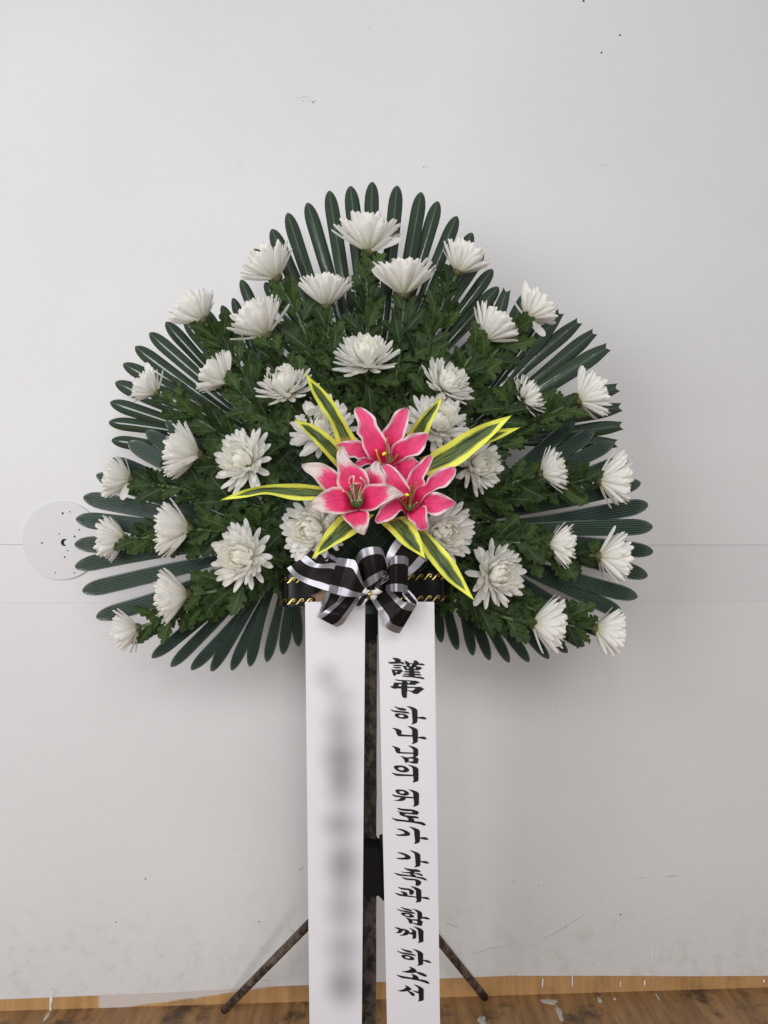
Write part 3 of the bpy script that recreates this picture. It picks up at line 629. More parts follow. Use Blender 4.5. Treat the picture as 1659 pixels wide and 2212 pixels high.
# ------------------------------------------------------------ variegated blades
Z0 = (1050, 1500, 1.58)
def blade(label, A, B, Y):
    b0 = at(*zpx(Z0, ((A[0][0] + B[0][0]) / 2, (A[0][1] + B[0][1]) / 2)), Y[0])
    me = loft('variegated_leaf', Z0, A, B, Y, n=22, m=9, sag=.008, off=b0, wave=.0012)
    o = obj('variegated_leaf', me, M['blade'], loc=b0); tag(o, label, 'leaf', 'variegated blades around the lilies')
blade('tallest yellow-edged green blade pointing up-left over a white bloom', [(435, 395), (400, 270), (330, 160), (275, 60), (236, -66)], [(570, 380), (500, 270), (420, 130), (330, 30), (270, -20), (236, -66)], [1.37, 1.335, 1.32])
blade('shorter yellow-edged blade pointing left below the tallest blade', [(450, 555), (350, 440), (240, 320), (168, 238)], [(450, 390), (370, 320), (280, 268), (168, 238)], [1.375, 1.35, 1.34])
blade('yellow-edged blade pointing straight left from the worn lily', [(400, 665), (200, 640), (0, 648), (-150, 680), (-293, 742)], [(400, 735), (180, 742), (0, 705), (-150, 728), (-293, 742)], [1.37, 1.35, 1.36])
blade('short yellow-edged blade pointing up-right between the top lily and a white bloom', [(850, 370), (930, 250), (1010, 170), (1096, 94)], [(990, 360), (1035, 250), (1078, 150), (1096, 94)], [1.37, 1.345, 1.34])
blade('long broad yellow-edged blade pointing to the upper right', [(940, 520), (1050, 430), (1120, 390), (1230, 320), (1370, 258), (1526, 213)], [(1000, 590), (1180, 530), (1300, 440), (1420, 330), (1526, 213)], [1.37, 1.345, 1.35])
blade('narrow yellow-edged blade partly hidden under the long upper right blade', [(950, 480), (1200, 390), (1400, 310), (1582, 288)], [(960, 510), (1250, 430), (1430, 368), (1582, 288)], [1.39, 1.37, 1.37])
blade('yellow-edged blade pointing down-left under the worn lily onto the bow', [(460, 830), (380, 920), (320, 1020), (279, 1107)], [(670, 830), (560, 945), (420, 1025), (279, 1107)], [1.37, 1.335, 1.325])
blade('yellow-edged blade with brown base pointing down-right below the right lily', [(690, 870), (760, 930), (850, 1020), (988, 1106)], [(860, 840), (915, 890), (950, 960), (988, 1106)], [1.37, 1.33, 1.318])
blade('longest yellow-edged blade running down-right past the bow', [(900, 890), (950, 1010), (1010, 1110), (1110, 1230), (1200, 1300), (1292, 1366)], [(990, 930), (1080, 1020), (1160, 1110), (1220, 1220), (1292, 1366)], [1.37, 1.335, 1.33])

# ------------------------------------------------------------ lilies
Z3, Z4, Z5 = (1180, 1700, 4.3658), (1450, 1750, 4.1475), (1300, 1560, 3.95)
def lily(label, z, centre, petals, mat, Yc, fil):
    b0 = at(*zpx(z, centre), Yc); t = thing('lily', label, 'artificial lily', b0, 'pink artificial lilies at the centre')
    for A, B, dy in petals:
        obj('petal', loft('petal', z, A, B, [Yc + .002, Yc - .028 + dy, Yc - .036 + dy, Yc - .024 + dy], n=26, m=13, sag=.008, off=b0, wave=.0038), mat, t)
    for pts, mt, r, anther in fil:
        P = [at(*zpx(z, p), Yc - .004 - .045 * (k / (len(pts) - 1))) - b0 for k, p in enumerate(pts)]
        s = obj('stamen', tube('stamen', catmull(P, 12), r, 6), M[mt], t)
        if anther: obj('anther', tube('anther', catmull([at(*zpx(z, p), Yc - .052) - b0 for p in anther], 5), [.0012, .0026, .003, .0026, .0012], 8), M['yellow' if anther[0][0] > -1 and mt == 'fil_olive' else 'fil_pink'], s)
    return t
lily('top pink lily with thin white margins, behind the two front lilies', Z5, (900, 1040), [
    ([(850, 1060), (640, 1010), (560, 900), (500, 780), (480, 660), (410, 570), (430, 430), (372, 270), (385, 190), (440, 168)], [(890, 1050), (930, 900), (920, 780), (810, 570), (730, 440), (700, 330), (580, 220), (500, 178), (442, 167)], -.006),
    ([(880, 1040), (890, 800), (805, 575), (880, 470), (940, 370), (1000, 250), (1080, 200), (1200, 178)], [(930, 1000), (1020, 780), (1150, 640), (1170, 560), (1210, 430), (1240, 260), (1205, 180)], .004),
    ([(900, 1060), (940, 900), (960, 780), (1040, 700), (1160, 650), (1250, 590), (1400, 560), (1500, 570), (1535, 625)], [(1020, 1115), (1100, 1020), (1200, 950), (1300, 930), (1400, 900), (1480, 790), (1500, 700), (1537, 635)], -.008),
    ([(980, 1060), (1150, 970), (1280, 935), (1340, 990), (1405, 1040)], [(980, 1120), (1060, 1220), (1200, 1330), (1350, 1200), (1410, 1045)], .006),
    ([(760, 1030), (600, 800), (480, 695), (300, 690), (180, 710), (96, 770)], [(740, 1060), (560, 950), (440, 985), (380, 950), (290, 960), (250, 880), (210, 815), (100, 785)], .004),
    ([(740, 1040), (560, 952), (450, 980), (385, 1045)], [(800, 1130), (600, 1055), (490, 1105), (430, 1098), (387, 1052)], -.002)], M['lily'], 1.375,
    [([(880, 1040), (875, 960), (880, 800), (890, 640)], 'fil_olive', .0013, None), ([(900, 1040), (960, 980), (950, 900), (880, 890)], 'fil_olive', .0012, [(875, 880), (845, 890), (815, 920)]),
     ([(910, 1040), (980, 1000), (1050, 900)], 'fil_olive', .0012, None), ([(790, 1060), (770, 1000), (740, 920), (715, 830)], 'yellow', .0016, None), ([(920, 1040), (1000, 960), (1030, 940)], 'fil_olive', .0012, None)])
lily('front right pink lily with clear white margins around bright petals', Z4, (670, 1080), [
    ([(640, 1070), (420, 860), (250, 650), (275, 540), (235, 430), (205, 350), (245, 318)], [(700, 1040), (700, 780), (610, 600), (540, 490), (420, 370), (330, 320), (250, 316)], -.002),
    ([(680, 1060), (680, 800), (620, 630), (700, 430), (820, 310), (900, 230), (960, 185), (1020, 174)], [(740, 1040), (850, 800), (935, 630), (905, 560), (960, 450), (1020, 330), (1055, 240), (1045, 184)], .002),
    ([(690, 1070), (740, 790), (800, 695), (930, 650), (980, 530), (1080, 460), (1160, 400), (1300, 365), (1410, 362)], [(730, 1080), (850, 980), (930, 840), (1050, 770), (1150, 720), (1260, 700), (1360, 600), (1420, 520), (1436, 400)], -.010),
    ([(720, 1080), (830, 980), (900, 870), (960, 800), (1090, 775), (1220, 810), (1350, 880), (1440, 955)], [(740, 1100), (940, 1010), (965, 1120), (1120, 1165), (1250, 1100), (1360, 1040), (1440, 968)], -.004),
    ([(650, 1090), (640, 1160), (660, 1230), (740, 1290), (800, 1390), (880, 1405)], [(740, 1080), (920, 995), (965, 1090), (960, 1200), (992, 1330), (940, 1390)], -.012),
    ([(640, 1070), (520, 900), (400, 890), (220, 1000), (160, 1110), (104, 1225)], [(660, 1130), (640, 1230), (570, 1090), (520, 1085), (460, 1160), (380, 1230), (270, 1270), (150, 1292), (106, 1245)], -.004)], M['lily'], 1.36,
    [([(650, 1080), (610, 960), (620, 900), (600, 850)], 'fil_olive', .0013, [(600, 815), (635, 820), (670, 830)]), ([(640, 1080), (560, 960), (480, 880)], 'fil_olive', .0012, None),
     ([(670, 1080), (720, 800), (790, 610)], 'fil_olive', .0013, None), ([(680, 1080), (740, 1000), (800, 945)], 'fil_green', .0014, None), ([(660, 1080), (690, 800), (693, 665)], 'fil_olive', .0012, None), ([(630, 1060), (570, 940), (568, 880)], 'fil_olive', .0011, None), ([(650, 1090), (690, 1050), (680, 1000)], 'fil_green', .002, None)])
lily('front left worn lily with large faded white petal tips and green stamens', Z3, (980, 1290), [
    ([(930, 1270), (700, 1000), (632, 880), (652, 700), (632, 450), (650, 330), (735, 230)], [(1080, 1200), (1150, 1000), (1195, 850), (1120, 660), (940, 550), (830, 430), (772, 260), (742, 229)], -.004),
    ([(900, 1280), (600, 1150), (410, 1000), (230, 780), (90, 680), (30, 582)], [(920, 1200), (760, 900), (640, 690), (400, 545), (180, 530), (34, 556)], .006),
    ([(900, 1240), (760, 990), (600, 945), (500, 975), (350, 1060), (230, 1180), (158, 1312)], [(990, 1330), (1000, 1350), (850, 1390), (720, 1415), (580, 1415), (400, 1380), (260, 1350), (162, 1335)], -.012),
    ([(940, 1330), (840, 1390), (735, 1430), (760, 1510), (870, 1610), (960, 1710), (1060, 1765), (1108, 1773)], [(1020, 1330), (1100, 1360), (1170, 1370), (1195, 1420), (1190, 1560), (1150, 1700), (1116, 1773)], -.006),
    ([(1040, 1230), (1090, 1000), (1155, 910), (1300, 895), (1560, 915), (1700, 1000), (1806, 1080)], [(1010, 1330), (1160, 1370), (1320, 1330), (1420, 1255), (1600, 1160), (1700, 1130), (1810, 1095)], -.018),
    ([(1060, 1150), (1190, 830), (1110, 660), (1200, 600), (1290, 510), (1368, 505)], [(1080, 1200), (1300, 950), (1445, 900), (1460, 770), (1400, 640), (1387, 560), (1374, 507)], .010)], M['lily_worn'], 1.352,
    [([(960, 1270), (930, 1100), (870, 920), (850, 830), (890, 770), (940, 772)], 'fil_pink', .0017, None), ([(970, 1260), (930, 1050), (930, 780)], 'fil_pink', .0016, None),
     ([(990, 1270), (1060, 1050), (1130, 930), (1110, 850), (1040, 785)], 'fil_pink', .0018, None), ([(980, 1260), (1030, 1020), (1070, 920), (1030, 885), (955, 890)], 'fil_pink', .0015, None),
     ([(920, 1260), (870, 1140), (820, 1050), (745, 1020)], 'fil_pink', .0015, None), ([(960, 1280), (900, 1200), (880, 1050), (900, 980)], 'fil_green', .0018, None), ([(975, 1290), (960, 1150), (980, 1000), (960, 905), (860, 960)], 'fil_green', .0017, None),
     ([(1000, 1290), (1060, 1200), (1070, 1120), (1060, 1040)], 'fil_green', .0018, None), ([(950, 1290), (900, 1240), (900, 1180)], 'fil_green', .0022, None), ([(1010, 1290), (1060, 1230), (1050, 1170)], 'fil_green', .0022, None), ([(980, 1300), (980, 1240), (1000, 1180)], 'fil_green', .0022, None)])

# ------------------------------------------------------------ hanging ribbons and their writing
def ribY(y, side): t = (y - 1300) / 912; return 1.372 + .042 * t + .004 * math.sin(t * 5 + side)
def ribbon(name, label, L0, L1, R0, R1, mat, side, ytop, ybot=2330):
    b0 = at((L0 + R0) / 2, ytop, ribY(ytop, side)); n, m = 40, 7; vs, uv = [], []
    for i in range(n):
        y = ytop + (ybot - ytop) * i / (n - 1); t = (y - 1305) / (2212 - 1305)
        for j in range(m):
            v = j / (m - 1); x = (L0 + (L1 - L0) * t) * (1 - v) + (R0 + (R1 - R0) * t) * v
            vs.append(at(x, y, ribY(y, side)) - b0); uv.append((i / n, v))
    o = obj(name, mesh(name, vs, grid_faces(n, m), uv), mat, loc=b0)
    tag(o, label, 'ribbon', 'white condolence ribbons hanging from the bow'); return o, b0
b0x = at(724, 1300, ribY(1300, 0))
sm = []
for (x, y, rx, ry, a) in ((734, 1600, 40, 130, .10), (738, 1850, 42, 160, .10), (740, 2060, 42, 130, .10)):
    p = at(x, y, ribY(y, 0)) - b0x; sm.append((p.x, p.z, rx / F * 1.39, ry / F * 1.39, a * 2))
for (x, y, rx, ry, a) in ((706, 1462, 30, 34, .20), (735, 1505, 36, 30, .12), (733, 1562, 40, 36, .17), (738, 1640, 46, 55, .30), (740, 1705, 42, 42, .22), (735, 1780, 44, 36, .24), (742, 1870, 40, 55, .28), (740, 1960, 42, 45, .17), (742, 2050, 44, 40, .16), (742, 2130, 42, 48, .30)):
    p = at(x, y, ribY(y, 0)) - b0x; sm.append((p.x, p.z, rx / F * 1.39, ry / F * 1.39, a * 1.7))
rl, _ = ribbon('white_ribbon', 'left white hanging ribbon with blurred illegible grey writing', 659, 668.5, 789, 781.5, ribbon_mat('smudged_white_ribbon', sm), 0, 1300)
rr, rb0 = ribbon('white_ribbon', 'right white hanging ribbon with black brush lettering down its length', 816.5, 836, 938, 950.5, ribbon_mat('white_satin_ribbon', []), 1, 1300)
ZA = (1520, 2580, 9.2167); ZB2 = (1520, 2770, 9.2167); ZC = (1520, 2930, 9.2167); ZD = (1520, 3100, 9.2167); ZE = (1530, 3240, 9.2167); ZF = (1530, 3410, 9.2167); ZG = (1530, 3560, 9.2167); ZH = (1540, 3720, 9.2167)
CH = [
(ZA, [[[(60,240),(250,238),(330,215),(335,195),(225,108),(265,88),(370,92),(470,118),(535,160),(545,190),(525,232),(610,238),(648,262),(625,292),(712,297),(665,200),(700,195),(800,235),(860,285),(990,285),(1003,225),(985,190),(1080,182),(1150,220),(1188,262),(1188,297),(1300,292),(1380,320),(1410,350),(1385,368),(1140,350),(1080,392),(1200,405),(1270,430),(1312,480),(1180,548),(1020,540),(1015,575),(1165,578),(1225,598),(1248,625),(1235,642),(1035,632),(1035,665),(1200,668),(1260,695),(1288,722),(1270,738),(1045,722),(1050,760),(1240,775),(1350,805),(1405,838),(1380,862),(1320,865),(1200,838),(850,792),(650,782),(590,765),(568,740),(640,730),(800,735),(830,710),(700,708),(640,700),(605,670),(680,658),(830,658),(832,632),(720,626),(670,610),(645,580),(720,570),(832,568),(832,545),(700,540),(600,388),(400,398),(290,388),(228,355),(330,340),(520,340),(640,375),(745,388),(720,318),(620,330),(540,298),(400,302),(180,312),(110,290)],
   [(870,315),(945,312),(930,375),(890,398),(845,390),(868,350)],[(735,418),(810,425),(830,480),(770,490)],[(1015,432),(1085,435),(1060,495),(1015,495)]],
   [[(228,440),(340,424),(520,425),(558,470),(400,480),(290,470)]],
   [[(190,500),(260,518),(540,508),(628,565),(560,620),(490,690),(370,685),(350,730),(300,748),(260,720)],[(315,570),(425,568),(360,630)]]]),
(ZA, [[[(322,880),(350,870),(450,885),(1080,920),(1160,950),(1235,990),(1070,1045),(1068,1080),(770,1062),(768,1130),(1150,1142),(1230,1138),(1300,1165),(1390,1225),(1290,1290),(1180,1380),(1110,1410),(990,1390),(900,1320),(765,1287),(752,1545),(640,1548),(600,1510),(565,1430),(545,1200),(380,1205),(290,1215),(210,1180),(142,1140),(170,1118),(235,1120),(270,1060),(292,985),(420,990),(578,995),(570,940),(450,930),(370,910)],
   [(740,945),(890,950),(845,1005),(800,1008)],[(470,1052),(560,1052),(555,1120),(440,1118)],[(770,1182),(1070,1182),(970,1285),(775,1265)]]]),
(ZB2, [[[(288,100),(320,98),(430,140),(640,165),(710,190),(740,235),(700,255),(560,248),(450,215),(360,160)]],[[(155,225),(180,208),(290,245),(740,285),(830,320),(860,360),(800,365),(560,330),(340,315),(240,280)]],
   [[(312,400),(350,360),(480,348),(640,365),(760,410),(812,470),(812,515),(740,548),(620,556),(470,535),(360,480),(318,440)],[(450,435),(500,405),(580,405),(640,432),(655,465),(620,490),(540,492),(470,470)]],
   [[(735,92),(850,95),(960,125),(1060,165),(1140,235),(1145,495),(1240,478),(1340,472),(1420,500),(1465,550),(1450,578),(1340,570),(1145,532),(1135,660),(1095,705),(1020,735),(925,760),(920,745),(962,680),(960,600),(930,235),(860,165)]]]),
(ZB2, [[[(760,810),(870,822),(1000,860),(1100,905),(1155,960),(1160,1210),(1250,1198),(1370,1195),(1430,1220),(1475,1275),(1455,1298),(1330,1290),(1160,1245),(1148,1375),(1110,1420),(1030,1448),(940,1472),(932,1458),(975,1395),(975,1330),(955,1200),(550,1190),(450,1180),(395,1125),(370,1060),(355,990),(310,940),(235,905),(250,882),(350,890),(470,925),(550,970),(568,1000),(555,1110),(690,1125),(945,1142),(945,945),(860,875)]]]),
(ZC, [[[(800,50),(850,48),(1020,95),(1120,140),(1165,190),(1170,390),(1140,430),(1060,465),(1140,490),(1185,540),(1160,640),(1155,690),(1110,708),(960,695),(800,645),(710,680),(690,660),(660,570),(610,500),(520,430),(560,428),(680,460),(765,480),(985,450),(985,350),(460,335),(380,310),(345,260),(320,170),(290,125),(200,70),(240,62),(350,85),(460,125),(515,170),(505,275),(700,290),(985,300),(985,200),(900,120)],[(815,515),(870,522),(985,528),(985,612),(820,625),(828,560)]]]),
(ZC, [[[(275,830),(300,785),(380,765),(560,768),(700,805),(800,870),(842,930),(830,975),(760,1010),(640,1022),(500,1005),(380,950),(300,880)],[(430,870),(470,840),(560,835),(640,865),(660,910),(620,940),(540,942),(460,910)]],
   [[(780,742),(840,745),(1000,785),(1110,830),(1175,890),(1180,1290),(1150,1340),(1100,1360),(965,1390),(962,1375),(1000,1310),(985,1160),(450,1152),(360,1140),(290,1100),(190,1032),(210,1025),(400,1068),(700,1090),(975,1105),(965,870),(880,800)]]]),
(ZD, [[[(335,110),(370,75),(470,68),(600,78),(720,110),(810,170),(838,225),(820,270),(740,292),(640,298),(500,265),(400,215),(350,165)],[(470,155),(520,132),(610,140),(670,175),(660,210),(590,228),(510,205)]],
   [[(800,70),(850,68),(1000,105),(1120,150),(1198,215),(1195,600),(1170,640),(1100,675),(985,705),(980,690),(1018,620),(1000,400),(710,380),(715,420),(690,450),(600,490),(450,495),(280,470),(290,460),(420,450),(490,415),(540,365),(340,345),(270,310),(205,250),(230,243),(350,280),(600,315),(985,348),(985,205),(900,130)]]]),
(ZD, [[[(388,740),(420,735),(550,765),(950,795),(1080,830),(1160,870),(1200,915),(1130,998),(700,955),(665,998),(850,1020),(1080,1040),(1160,1070),(1200,1110),(1170,1130),(955,1108),(1010,1150),(1040,1225),(1230,1240),(1330,1262),(1400,1300),(1448,1350),(1410,1382),(1350,1380),(1240,1335),(1000,1288),(640,1240),(390,1222),(300,1180),(200,1110),(210,1100),(390,1145),(810,1195),(808,1135),(740,1080),(560,1030),(490,980),(478,900),(388,865),(400,855),(600,890),(860,915),(940,918),(960,890),(930,865),(740,860),(540,835),(450,800)]]]),
(ZE, [[[(285,215),(330,202),(430,208),(560,240),(680,295),(760,350),(785,400),(770,440),(700,468),(560,475),(340,465),(250,425),(260,412),(400,412),(520,398),(588,378),(550,320),(450,275)]],
   [[(740,140),(780,130),(900,160),(1020,200),(1100,240),(1135,290),(1140,520),(1270,510),(1350,515),(1410,550),(1448,590),(1430,615),(1320,608),(1140,568),(1130,680),(1090,720),(1030,742),(925,758),(920,745),(962,675),(955,600),(918,265),(850,205)]]]),
(ZE, [[[(305,1075),(350,1062),(470,1068),(600,1105),(720,1160),(790,1210),(808,1265),(780,1305),(700,1328),(450,1325),(340,1305),(270,1272),(290,1262),(450,1262),(560,1248),(610,1225),(570,1175),(450,1125)]],
   [[(760,1000),(800,992),(920,1020),(1040,1065),(1120,1115),(1150,1155),(1158,1380),(1290,1375),(1370,1382),(1430,1415),(1465,1465),(1450,1480),(1350,1468),(1158,1420),(1150,1530),(1130,1565),(1085,1585),(945,1608),(940,1595),(982,1525),(965,1300),(945,1125),(880,1060)]]]),
(ZF, [[[(553,65),(580,55),(700,85),(880,108),(990,105),(1090,135),(1145,165),(1162,200),(1140,218),(1060,210),(925,205),(950,240),(1100,255),(1200,290),(1248,335),(1230,365),(1180,350),(1050,305),(960,270),(865,272),(960,310),(1000,370),(1240,402),(1330,440),(1390,490),(1385,518),(1340,518),(1200,465),(1000,415),(750,370),(420,350),(320,325),(270,290),(190,245),(210,235),(400,280),(780,328),(800,300),(780,272),(560,240),(435,205),(450,195),(620,215),(770,205),(795,185),(700,155),(620,115)]],
   [[(470,400),(500,395),(680,440),(1000,465),(1090,495),(1160,540),(1182,580),(1170,650),(1120,700),(1060,715),(985,712),(980,600),(970,530),(930,515),(700,505),(590,475),(510,430)]]]),
(ZF, [[[(325,750),(350,745),(460,780),(740,808),(840,845),(910,890),(930,935),(895,1000),(850,1035),(790,1035),(758,1020),(745,900),(700,865),(520,855),(420,820)]],
   [[(800,730),(840,722),(960,755),(1080,795),(1150,840),(1188,880),(1190,1115),(1380,1115),(1440,1140),(1490,1185),(1485,1215),(1400,1205),(1190,1155),(1185,1250),(1150,1295),(985,1322),(982,1312),(1020,1250),(1005,1140),(740,1115),(420,1075),(330,1045),(225,978),(250,968),(400,1000),(525,1025),(520,985),(420,915),(440,905),(560,925),(640,950),(685,990),(685,1055),(1000,1100),(985,870),(890,790)]]]),
(ZG, [[[(425,95),(450,90),(560,130),(780,180),(830,205),(855,235),(820,248),(680,225),(570,190),(490,145)]],[[(290,178),(320,168),(420,200),(860,270),(930,305),(968,335),(945,348),(800,325),(420,245),(350,210)]],
   [[(445,320),(490,298),(600,298),(780,330),(880,380),(928,445),(900,475),(760,480),(620,450),(500,395),(450,350)],[(572,370),(640,352),(730,365),(778,400),(740,425),(650,415)]],
   [[(865,160),(900,160),(1050,205),(1150,250),(1215,315),(1222,462),(1330,455),(1400,470),(1470,505),(1500,540),(1470,555),(1370,540),(1222,510),(1140,562),(1200,590),(1242,635),(1210,740),(1222,770),(1180,785),(1080,770),(980,735),(850,690),(780,710),(750,680),(705,570),(615,480),(640,480),(740,505),(810,535),(1050,545),(1040,300),(960,225)],[(872,560),(920,590),(1030,602),(1045,630),(1040,692),(870,668)]]]),
(ZG, [[[(205,845),(240,832),(340,838),(480,885),(560,888),(680,925),(750,970),(755,1020),(855,1020),(855,945),(735,855),(760,855),(880,900),(970,950),(1003,985),(1000,1220),(960,1245),(870,1262),(872,1110),(740,1068),(680,1110),(580,1135),(460,1140),(390,1125),(480,1100),(550,1050),(605,985),(570,950),(525,945),(480,1010),(430,1040),(330,1048),(240,1025),(310,1010),(370,940),(340,905)]],
   [[(885,800),(910,798),(1100,845),(1200,895),(1268,970),(1262,1350),(1215,1378),(1060,1402),(1058,1395),(1100,1335),(1070,1000),(1060,935),(980,860)]]]),
(ZH, [[[(345,125),(370,120),(470,160),(680,205),(750,235),(778,270),(750,285),(620,270),(500,230),(420,180)]],[[(210,225),(240,210),(340,255),(760,315),(850,345),(893,380),(870,400),(700,365),(400,320),(300,275)]],
   [[(365,400),(400,355),(500,352),(640,372),(780,430),(850,495),(840,535),(740,552),(620,545),(480,505),(390,440)],[(500,430),(550,408),(640,425),(695,460),(680,485),(610,492),(530,465)]],
   [[(775,150),(830,148),(980,195),(1080,240),(1160,310),(1165,545),(1310,545),(1400,585),(1458,640),(1440,660),(1330,640),(1165,580),(1155,690),(1130,725),(1070,738),(950,758),(948,748),(990,690),(975,550),(958,285),(880,210)]]]),
(ZH, [[[(640,790),(670,788),(780,822),(870,870),(920,925),(915,965),(1050,985),(1180,1030),(1270,1080),(1298,1130),(1270,1155),(1200,1145),(1050,1085),(905,1000),(780,1020),(600,1012),(450,985),(375,960),(395,952),(540,945),(640,910),(710,870),(695,840)]],
   [[(185,1080),(200,1075),(370,1118),(775,1190),(780,1120),(720,1065),(740,1055),(860,1080),(950,1125),(1000,1190),(1000,1240),(1140,1255),(1270,1290),(1350,1335),(1392,1385),(1370,1412),(1310,1405),(1180,1350),(1000,1300),(700,1240),(400,1205),(300,1160)]]]),
(ZH, [[[(485,1460),(510,1455),(640,1510),(700,1560),(745,1605),(740,1620),(635,1660),(720,1690),(800,1735),(855,1790),(855,1835),(810,1855),(750,1835),(700,1780),(590,1670),(480,1690),(350,1690),(190,1645),(290,1648),(430,1615),(520,1560),(550,1520)]],
   [[(810,1440),(850,1432),(980,1475),(1100,1530),(1185,1605),(1180,1990),(1140,2025),(980,2050),(978,2040),(1010,1980),(995,1760),(880,1720),(765,1655),(790,1650),(990,1685),(985,1570),(900,1490)]]])]
for z, strokes in CH:
    vs, fs = [], []
    for loops in strokes:
        P = []
        for lp in loops:
            row = []
            for p in lp:
                x, y = zpx(z, p); q = at(x, y, ribY(y, 1)); q.y -= .0009; row.append(q - rb0)
            P.append(row)
        o0 = len(vs); fl_ = [p for r_ in P for p in r_]; fs += [tuple(i + o0 for i in t) for t in tessellate_polygon([[Vector((p.x, p.z, 0)) for p in r_] for r_ in P])]; vs += fl_
    obj('character', mesh('character', vs, fs, smooth=False), M['ink'], rr)

# ------------------------------------------------------------ black band with gold scrolls
def bandP(x, v):
    t = (x - 602) / 370; ytop = 1242 - 9 * t; ybot = 1311 - 8 * t; y = ytop + (ybot - ytop) * v
    e = abs(2 * t - 1); Y = 1.400 + .028 * e ** 3 + .004 * math.sin(t * 24) * (1 - v * .4) + (.05 * max(0, (e - .90) / .10) ** 2)
    return at(x, y, Y)
bb = bandP(787, .5); n, m = 80, 7
band = obj('scroll_ribbon', mesh('scroll_ribbon', [bandP(602 + 370 * i / (n - 1), j / (m - 1)) - bb for i in range(n) for j in range(m)], grid_faces(n, m)), M['black_vinyl'], loc=bb)
tag(band, 'shiny black ribbon band with gold scroll borders behind the bow', 'ribbon')
for row in (.17, .84):
    for k in range(20):
        x0 = 604 + k * 18.4; pts = []
        for q in range(22):     # rising swash that curls over into a hook
            s = q / 21
            if s < .5: a = s / .5; x = x0 - 2 + a * 14; yv = .085 * math.cos(a * math.pi) ; wd = .25 + .75 * math.sin(a * math.pi)
            else: a = (s - .5) / .5; an = -math.pi * .5 + a * math.pi * 1.6; rr_ = 3.6 - 2.0 * a; x = x0 + 12 + rr_ * math.cos(an) ; yv = -.085 + .065 * (1 + math.sin(an)) * (.85 - .3 * a); wd = .35 - .15 * a
            pts.append((x, row + yv, wd))
        vs = []
        for i, (x, v, wd) in enumerate(pts):
            a = pts[max(0, i - 1)]; b = pts[min(len(pts) - 1, i + 1)]; dx, dv = b[0] - a[0], (b[1] - a[1]) * 70; l = math.hypot(dx, dv) or 1; nx, ny = -dv / l, dx / l
            for s in (-1, 1): p = bandP(min(971.5, max(602.5, x + nx * s * wd * 1.35)), v + ny * s * wd * 1.35 / 70); p.y -= .0008; vs.append(p - bb)
        obj('gold_scroll', mesh('gold_scroll', vs, grid_faces(len(pts), 2)), M['gold'], band)

# ------------------------------------------------------------ bow
Z1, Z2 = (1060, 2080, 4.1475), (1380, 2080, 3.95)
kn = at(797, 1277, 1.345); bow = thing('bow', 'black and silver satin bow tied above the two white ribbons', 'bow', kn)
def loop(z, A, B, YA, YB=None, sag=-.004, n=20): obj('bow_loop', loft('bow_loop', z, A, B, YA, YB, n=n, m=13, sag=sag, off=kn), M['bow'], bow)
loop(Z1, [(560, 470), (750, 640), (1000, 720), (1300, 900)], [(720, 325), (880, 378), (1115, 497), (1350, 800)], [1.395, 1.39, 1.385], sag=.003)
loop(Z1, [(292, 650), (400, 790), (600, 900), (800, 975), (1000, 1030), (1400, 1040)], [(560, 470), (700, 560), (880, 582), (1090, 570), (1250, 700), (1400, 950)], [1.38, 1.362, 1.36, 1.365], sag=.003)
loop(Z2, [(725, 155), (640, 260), (570, 400), (535, 540), (500, 800)], [(1165, 500), (1080, 600), (990, 680), (880, 765), (700, 900)], [1.385, 1.378, 1.375], sag=-.003)
loop(Z1, [(935, 1030), (900, 1150), (850, 1290), (812, 1400)], [(1250, 1080), (1150, 1230), (1040, 1360), (950, 1500)], [1.362, 1.355, 1.35], sag=.004)
loop(Z1, [(1600, 1040), (1480, 1110), (1420, 1180), (1385, 1282)], [(1640, 1080), (1600, 1160), (1560, 1230), (1520, 1262)], [1.355, 1.35, 1.35], sag=0)
loop(Z2, [(905, 960), (970, 1030), (1045, 1130), (1042, 1185)], [(800, 1010), (850, 1090), (930, 1165), (1000, 1185)], [1.358, 1.355, 1.35], sag=0)
loop(Z2, [(300, 1075), (400, 1240), (520, 1410), (555, 1540), (670, 1618), (765, 1635)], [(640, 960), (760, 1090), (860, 1160), (960, 1185), (1030, 1190)], [1.35, 1.328, 1.322, 1.34], sag=-.006)
loop(Z1, [(1210, 1085), (1100, 1200), (930, 1330), (770, 1440)], [(1490, 1110), (1400, 1270), (1290, 1440), (1200, 1565), (1100, 1617)], [1.352, 1.335, 1.325, 1.33], sag=-.007)
loop(Z2, [(420, 920), (435, 870), (520, 800), (592, 735)], [(440, 1000), (450, 900), (560, 820), (592, 770)], [1.35, 1.345, 1.34], sag=0)
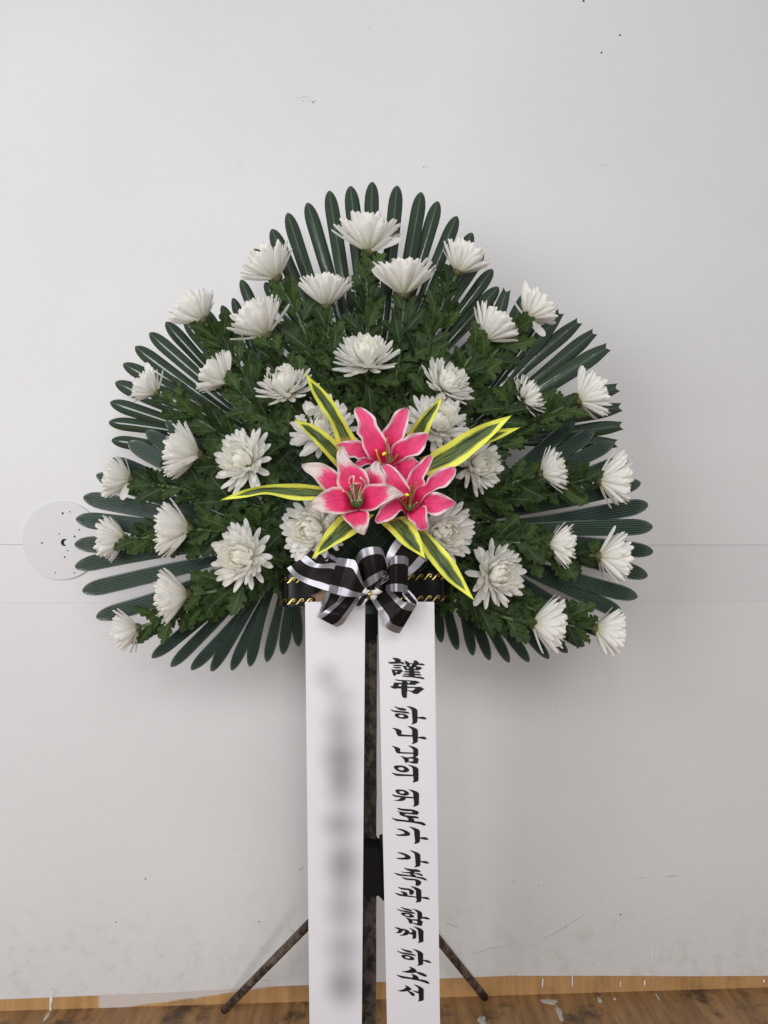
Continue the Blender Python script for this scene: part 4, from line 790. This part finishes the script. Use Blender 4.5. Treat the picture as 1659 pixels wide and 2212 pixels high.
loop(Z2, [(86, 470), (130, 370), (220, 310), (330, 288), (440, 292), (505, 345), (540, 460)], [(215, 945), (290, 905), (400, 830), (500, 755), (560, 722), (592, 735), (596, 745)], [1.36, 1.330, 1.322, 1.33, 1.355], sag=-.003)
loop(Z2, [(585, 560), (610, 470), (680, 432), (770, 425), (860, 435), (903, 480)], [(546, 975), (600, 985), (680, 983), (770, 988), (840, 1005), (884, 1020)], [1.357, 1.330, 1.322, 1.328, 1.345], sag=0)
loop(Z1, [(1108, 500), (1125, 478), (1230, 492), (1330, 508), (1415, 545), (1500, 800), (1560, 960), (1640, 1010)], [(970, 1020), (1000, 1050), (1120, 1085), (1240, 1112), (1360, 1122), (1480, 1112), (1570, 1090), (1640, 1050)], [1.350, 1.328, 1.322, 1.328, 1.342], sag=-.002, n=26)
obj('knot', tube('knot', [at(*zpx(Z2, p), 1.333) - kn for p in ((205, 960), (240, 985), (300, 1000), (360, 1000), (420, 985), (440, 950))], [.007, .005, .0042, .005, .006, .009], 10), M['cellophane'], bow)
obj('knot_tail', tube('knot_tail', [at(*zpx(Z2, p), 1.335) - kn for p in ((300, 1000), (350, 1050), (390, 1090))], [.003, .005, .006], 8), M['cellophane'], bow)
obj('gold_wire', tube('gold_wire', [at(*zpx(Z2, p), 1.325) - kn for p in ((312, 985), (302, 1005), (296, 1025), (306, 1048))], [.0012, .0036, .0040, .0014], 8), M['gold'], bow)
obj('wire_tail', tube('wire_tail', catmull([at(*zpx(Z2, p), 1.325) - kn for p in ((312, 990), (322, 940), (310, 900))], 6), .0009, 6), M['hole'], bow)
db = at(*zpx(Z1, (780, 1130)), 1.385)
dl = obj('dried_leaf', loft('dried_leaf', Z1, [(640, 1070), (690, 1110), (750, 1150), (800, 1235), (860, 1225)], [(650, 1090), (760, 1060), (850, 1015), (930, 1040), (900, 1180)], [1.375, 1.38, 1.37], n=14, m=6, sag=.006, off=db, wave=.002), M['dry'], loc=db)
tag(dl, 'small shrivelled brown leaf caught beside the left side of the bow', 'leaf')
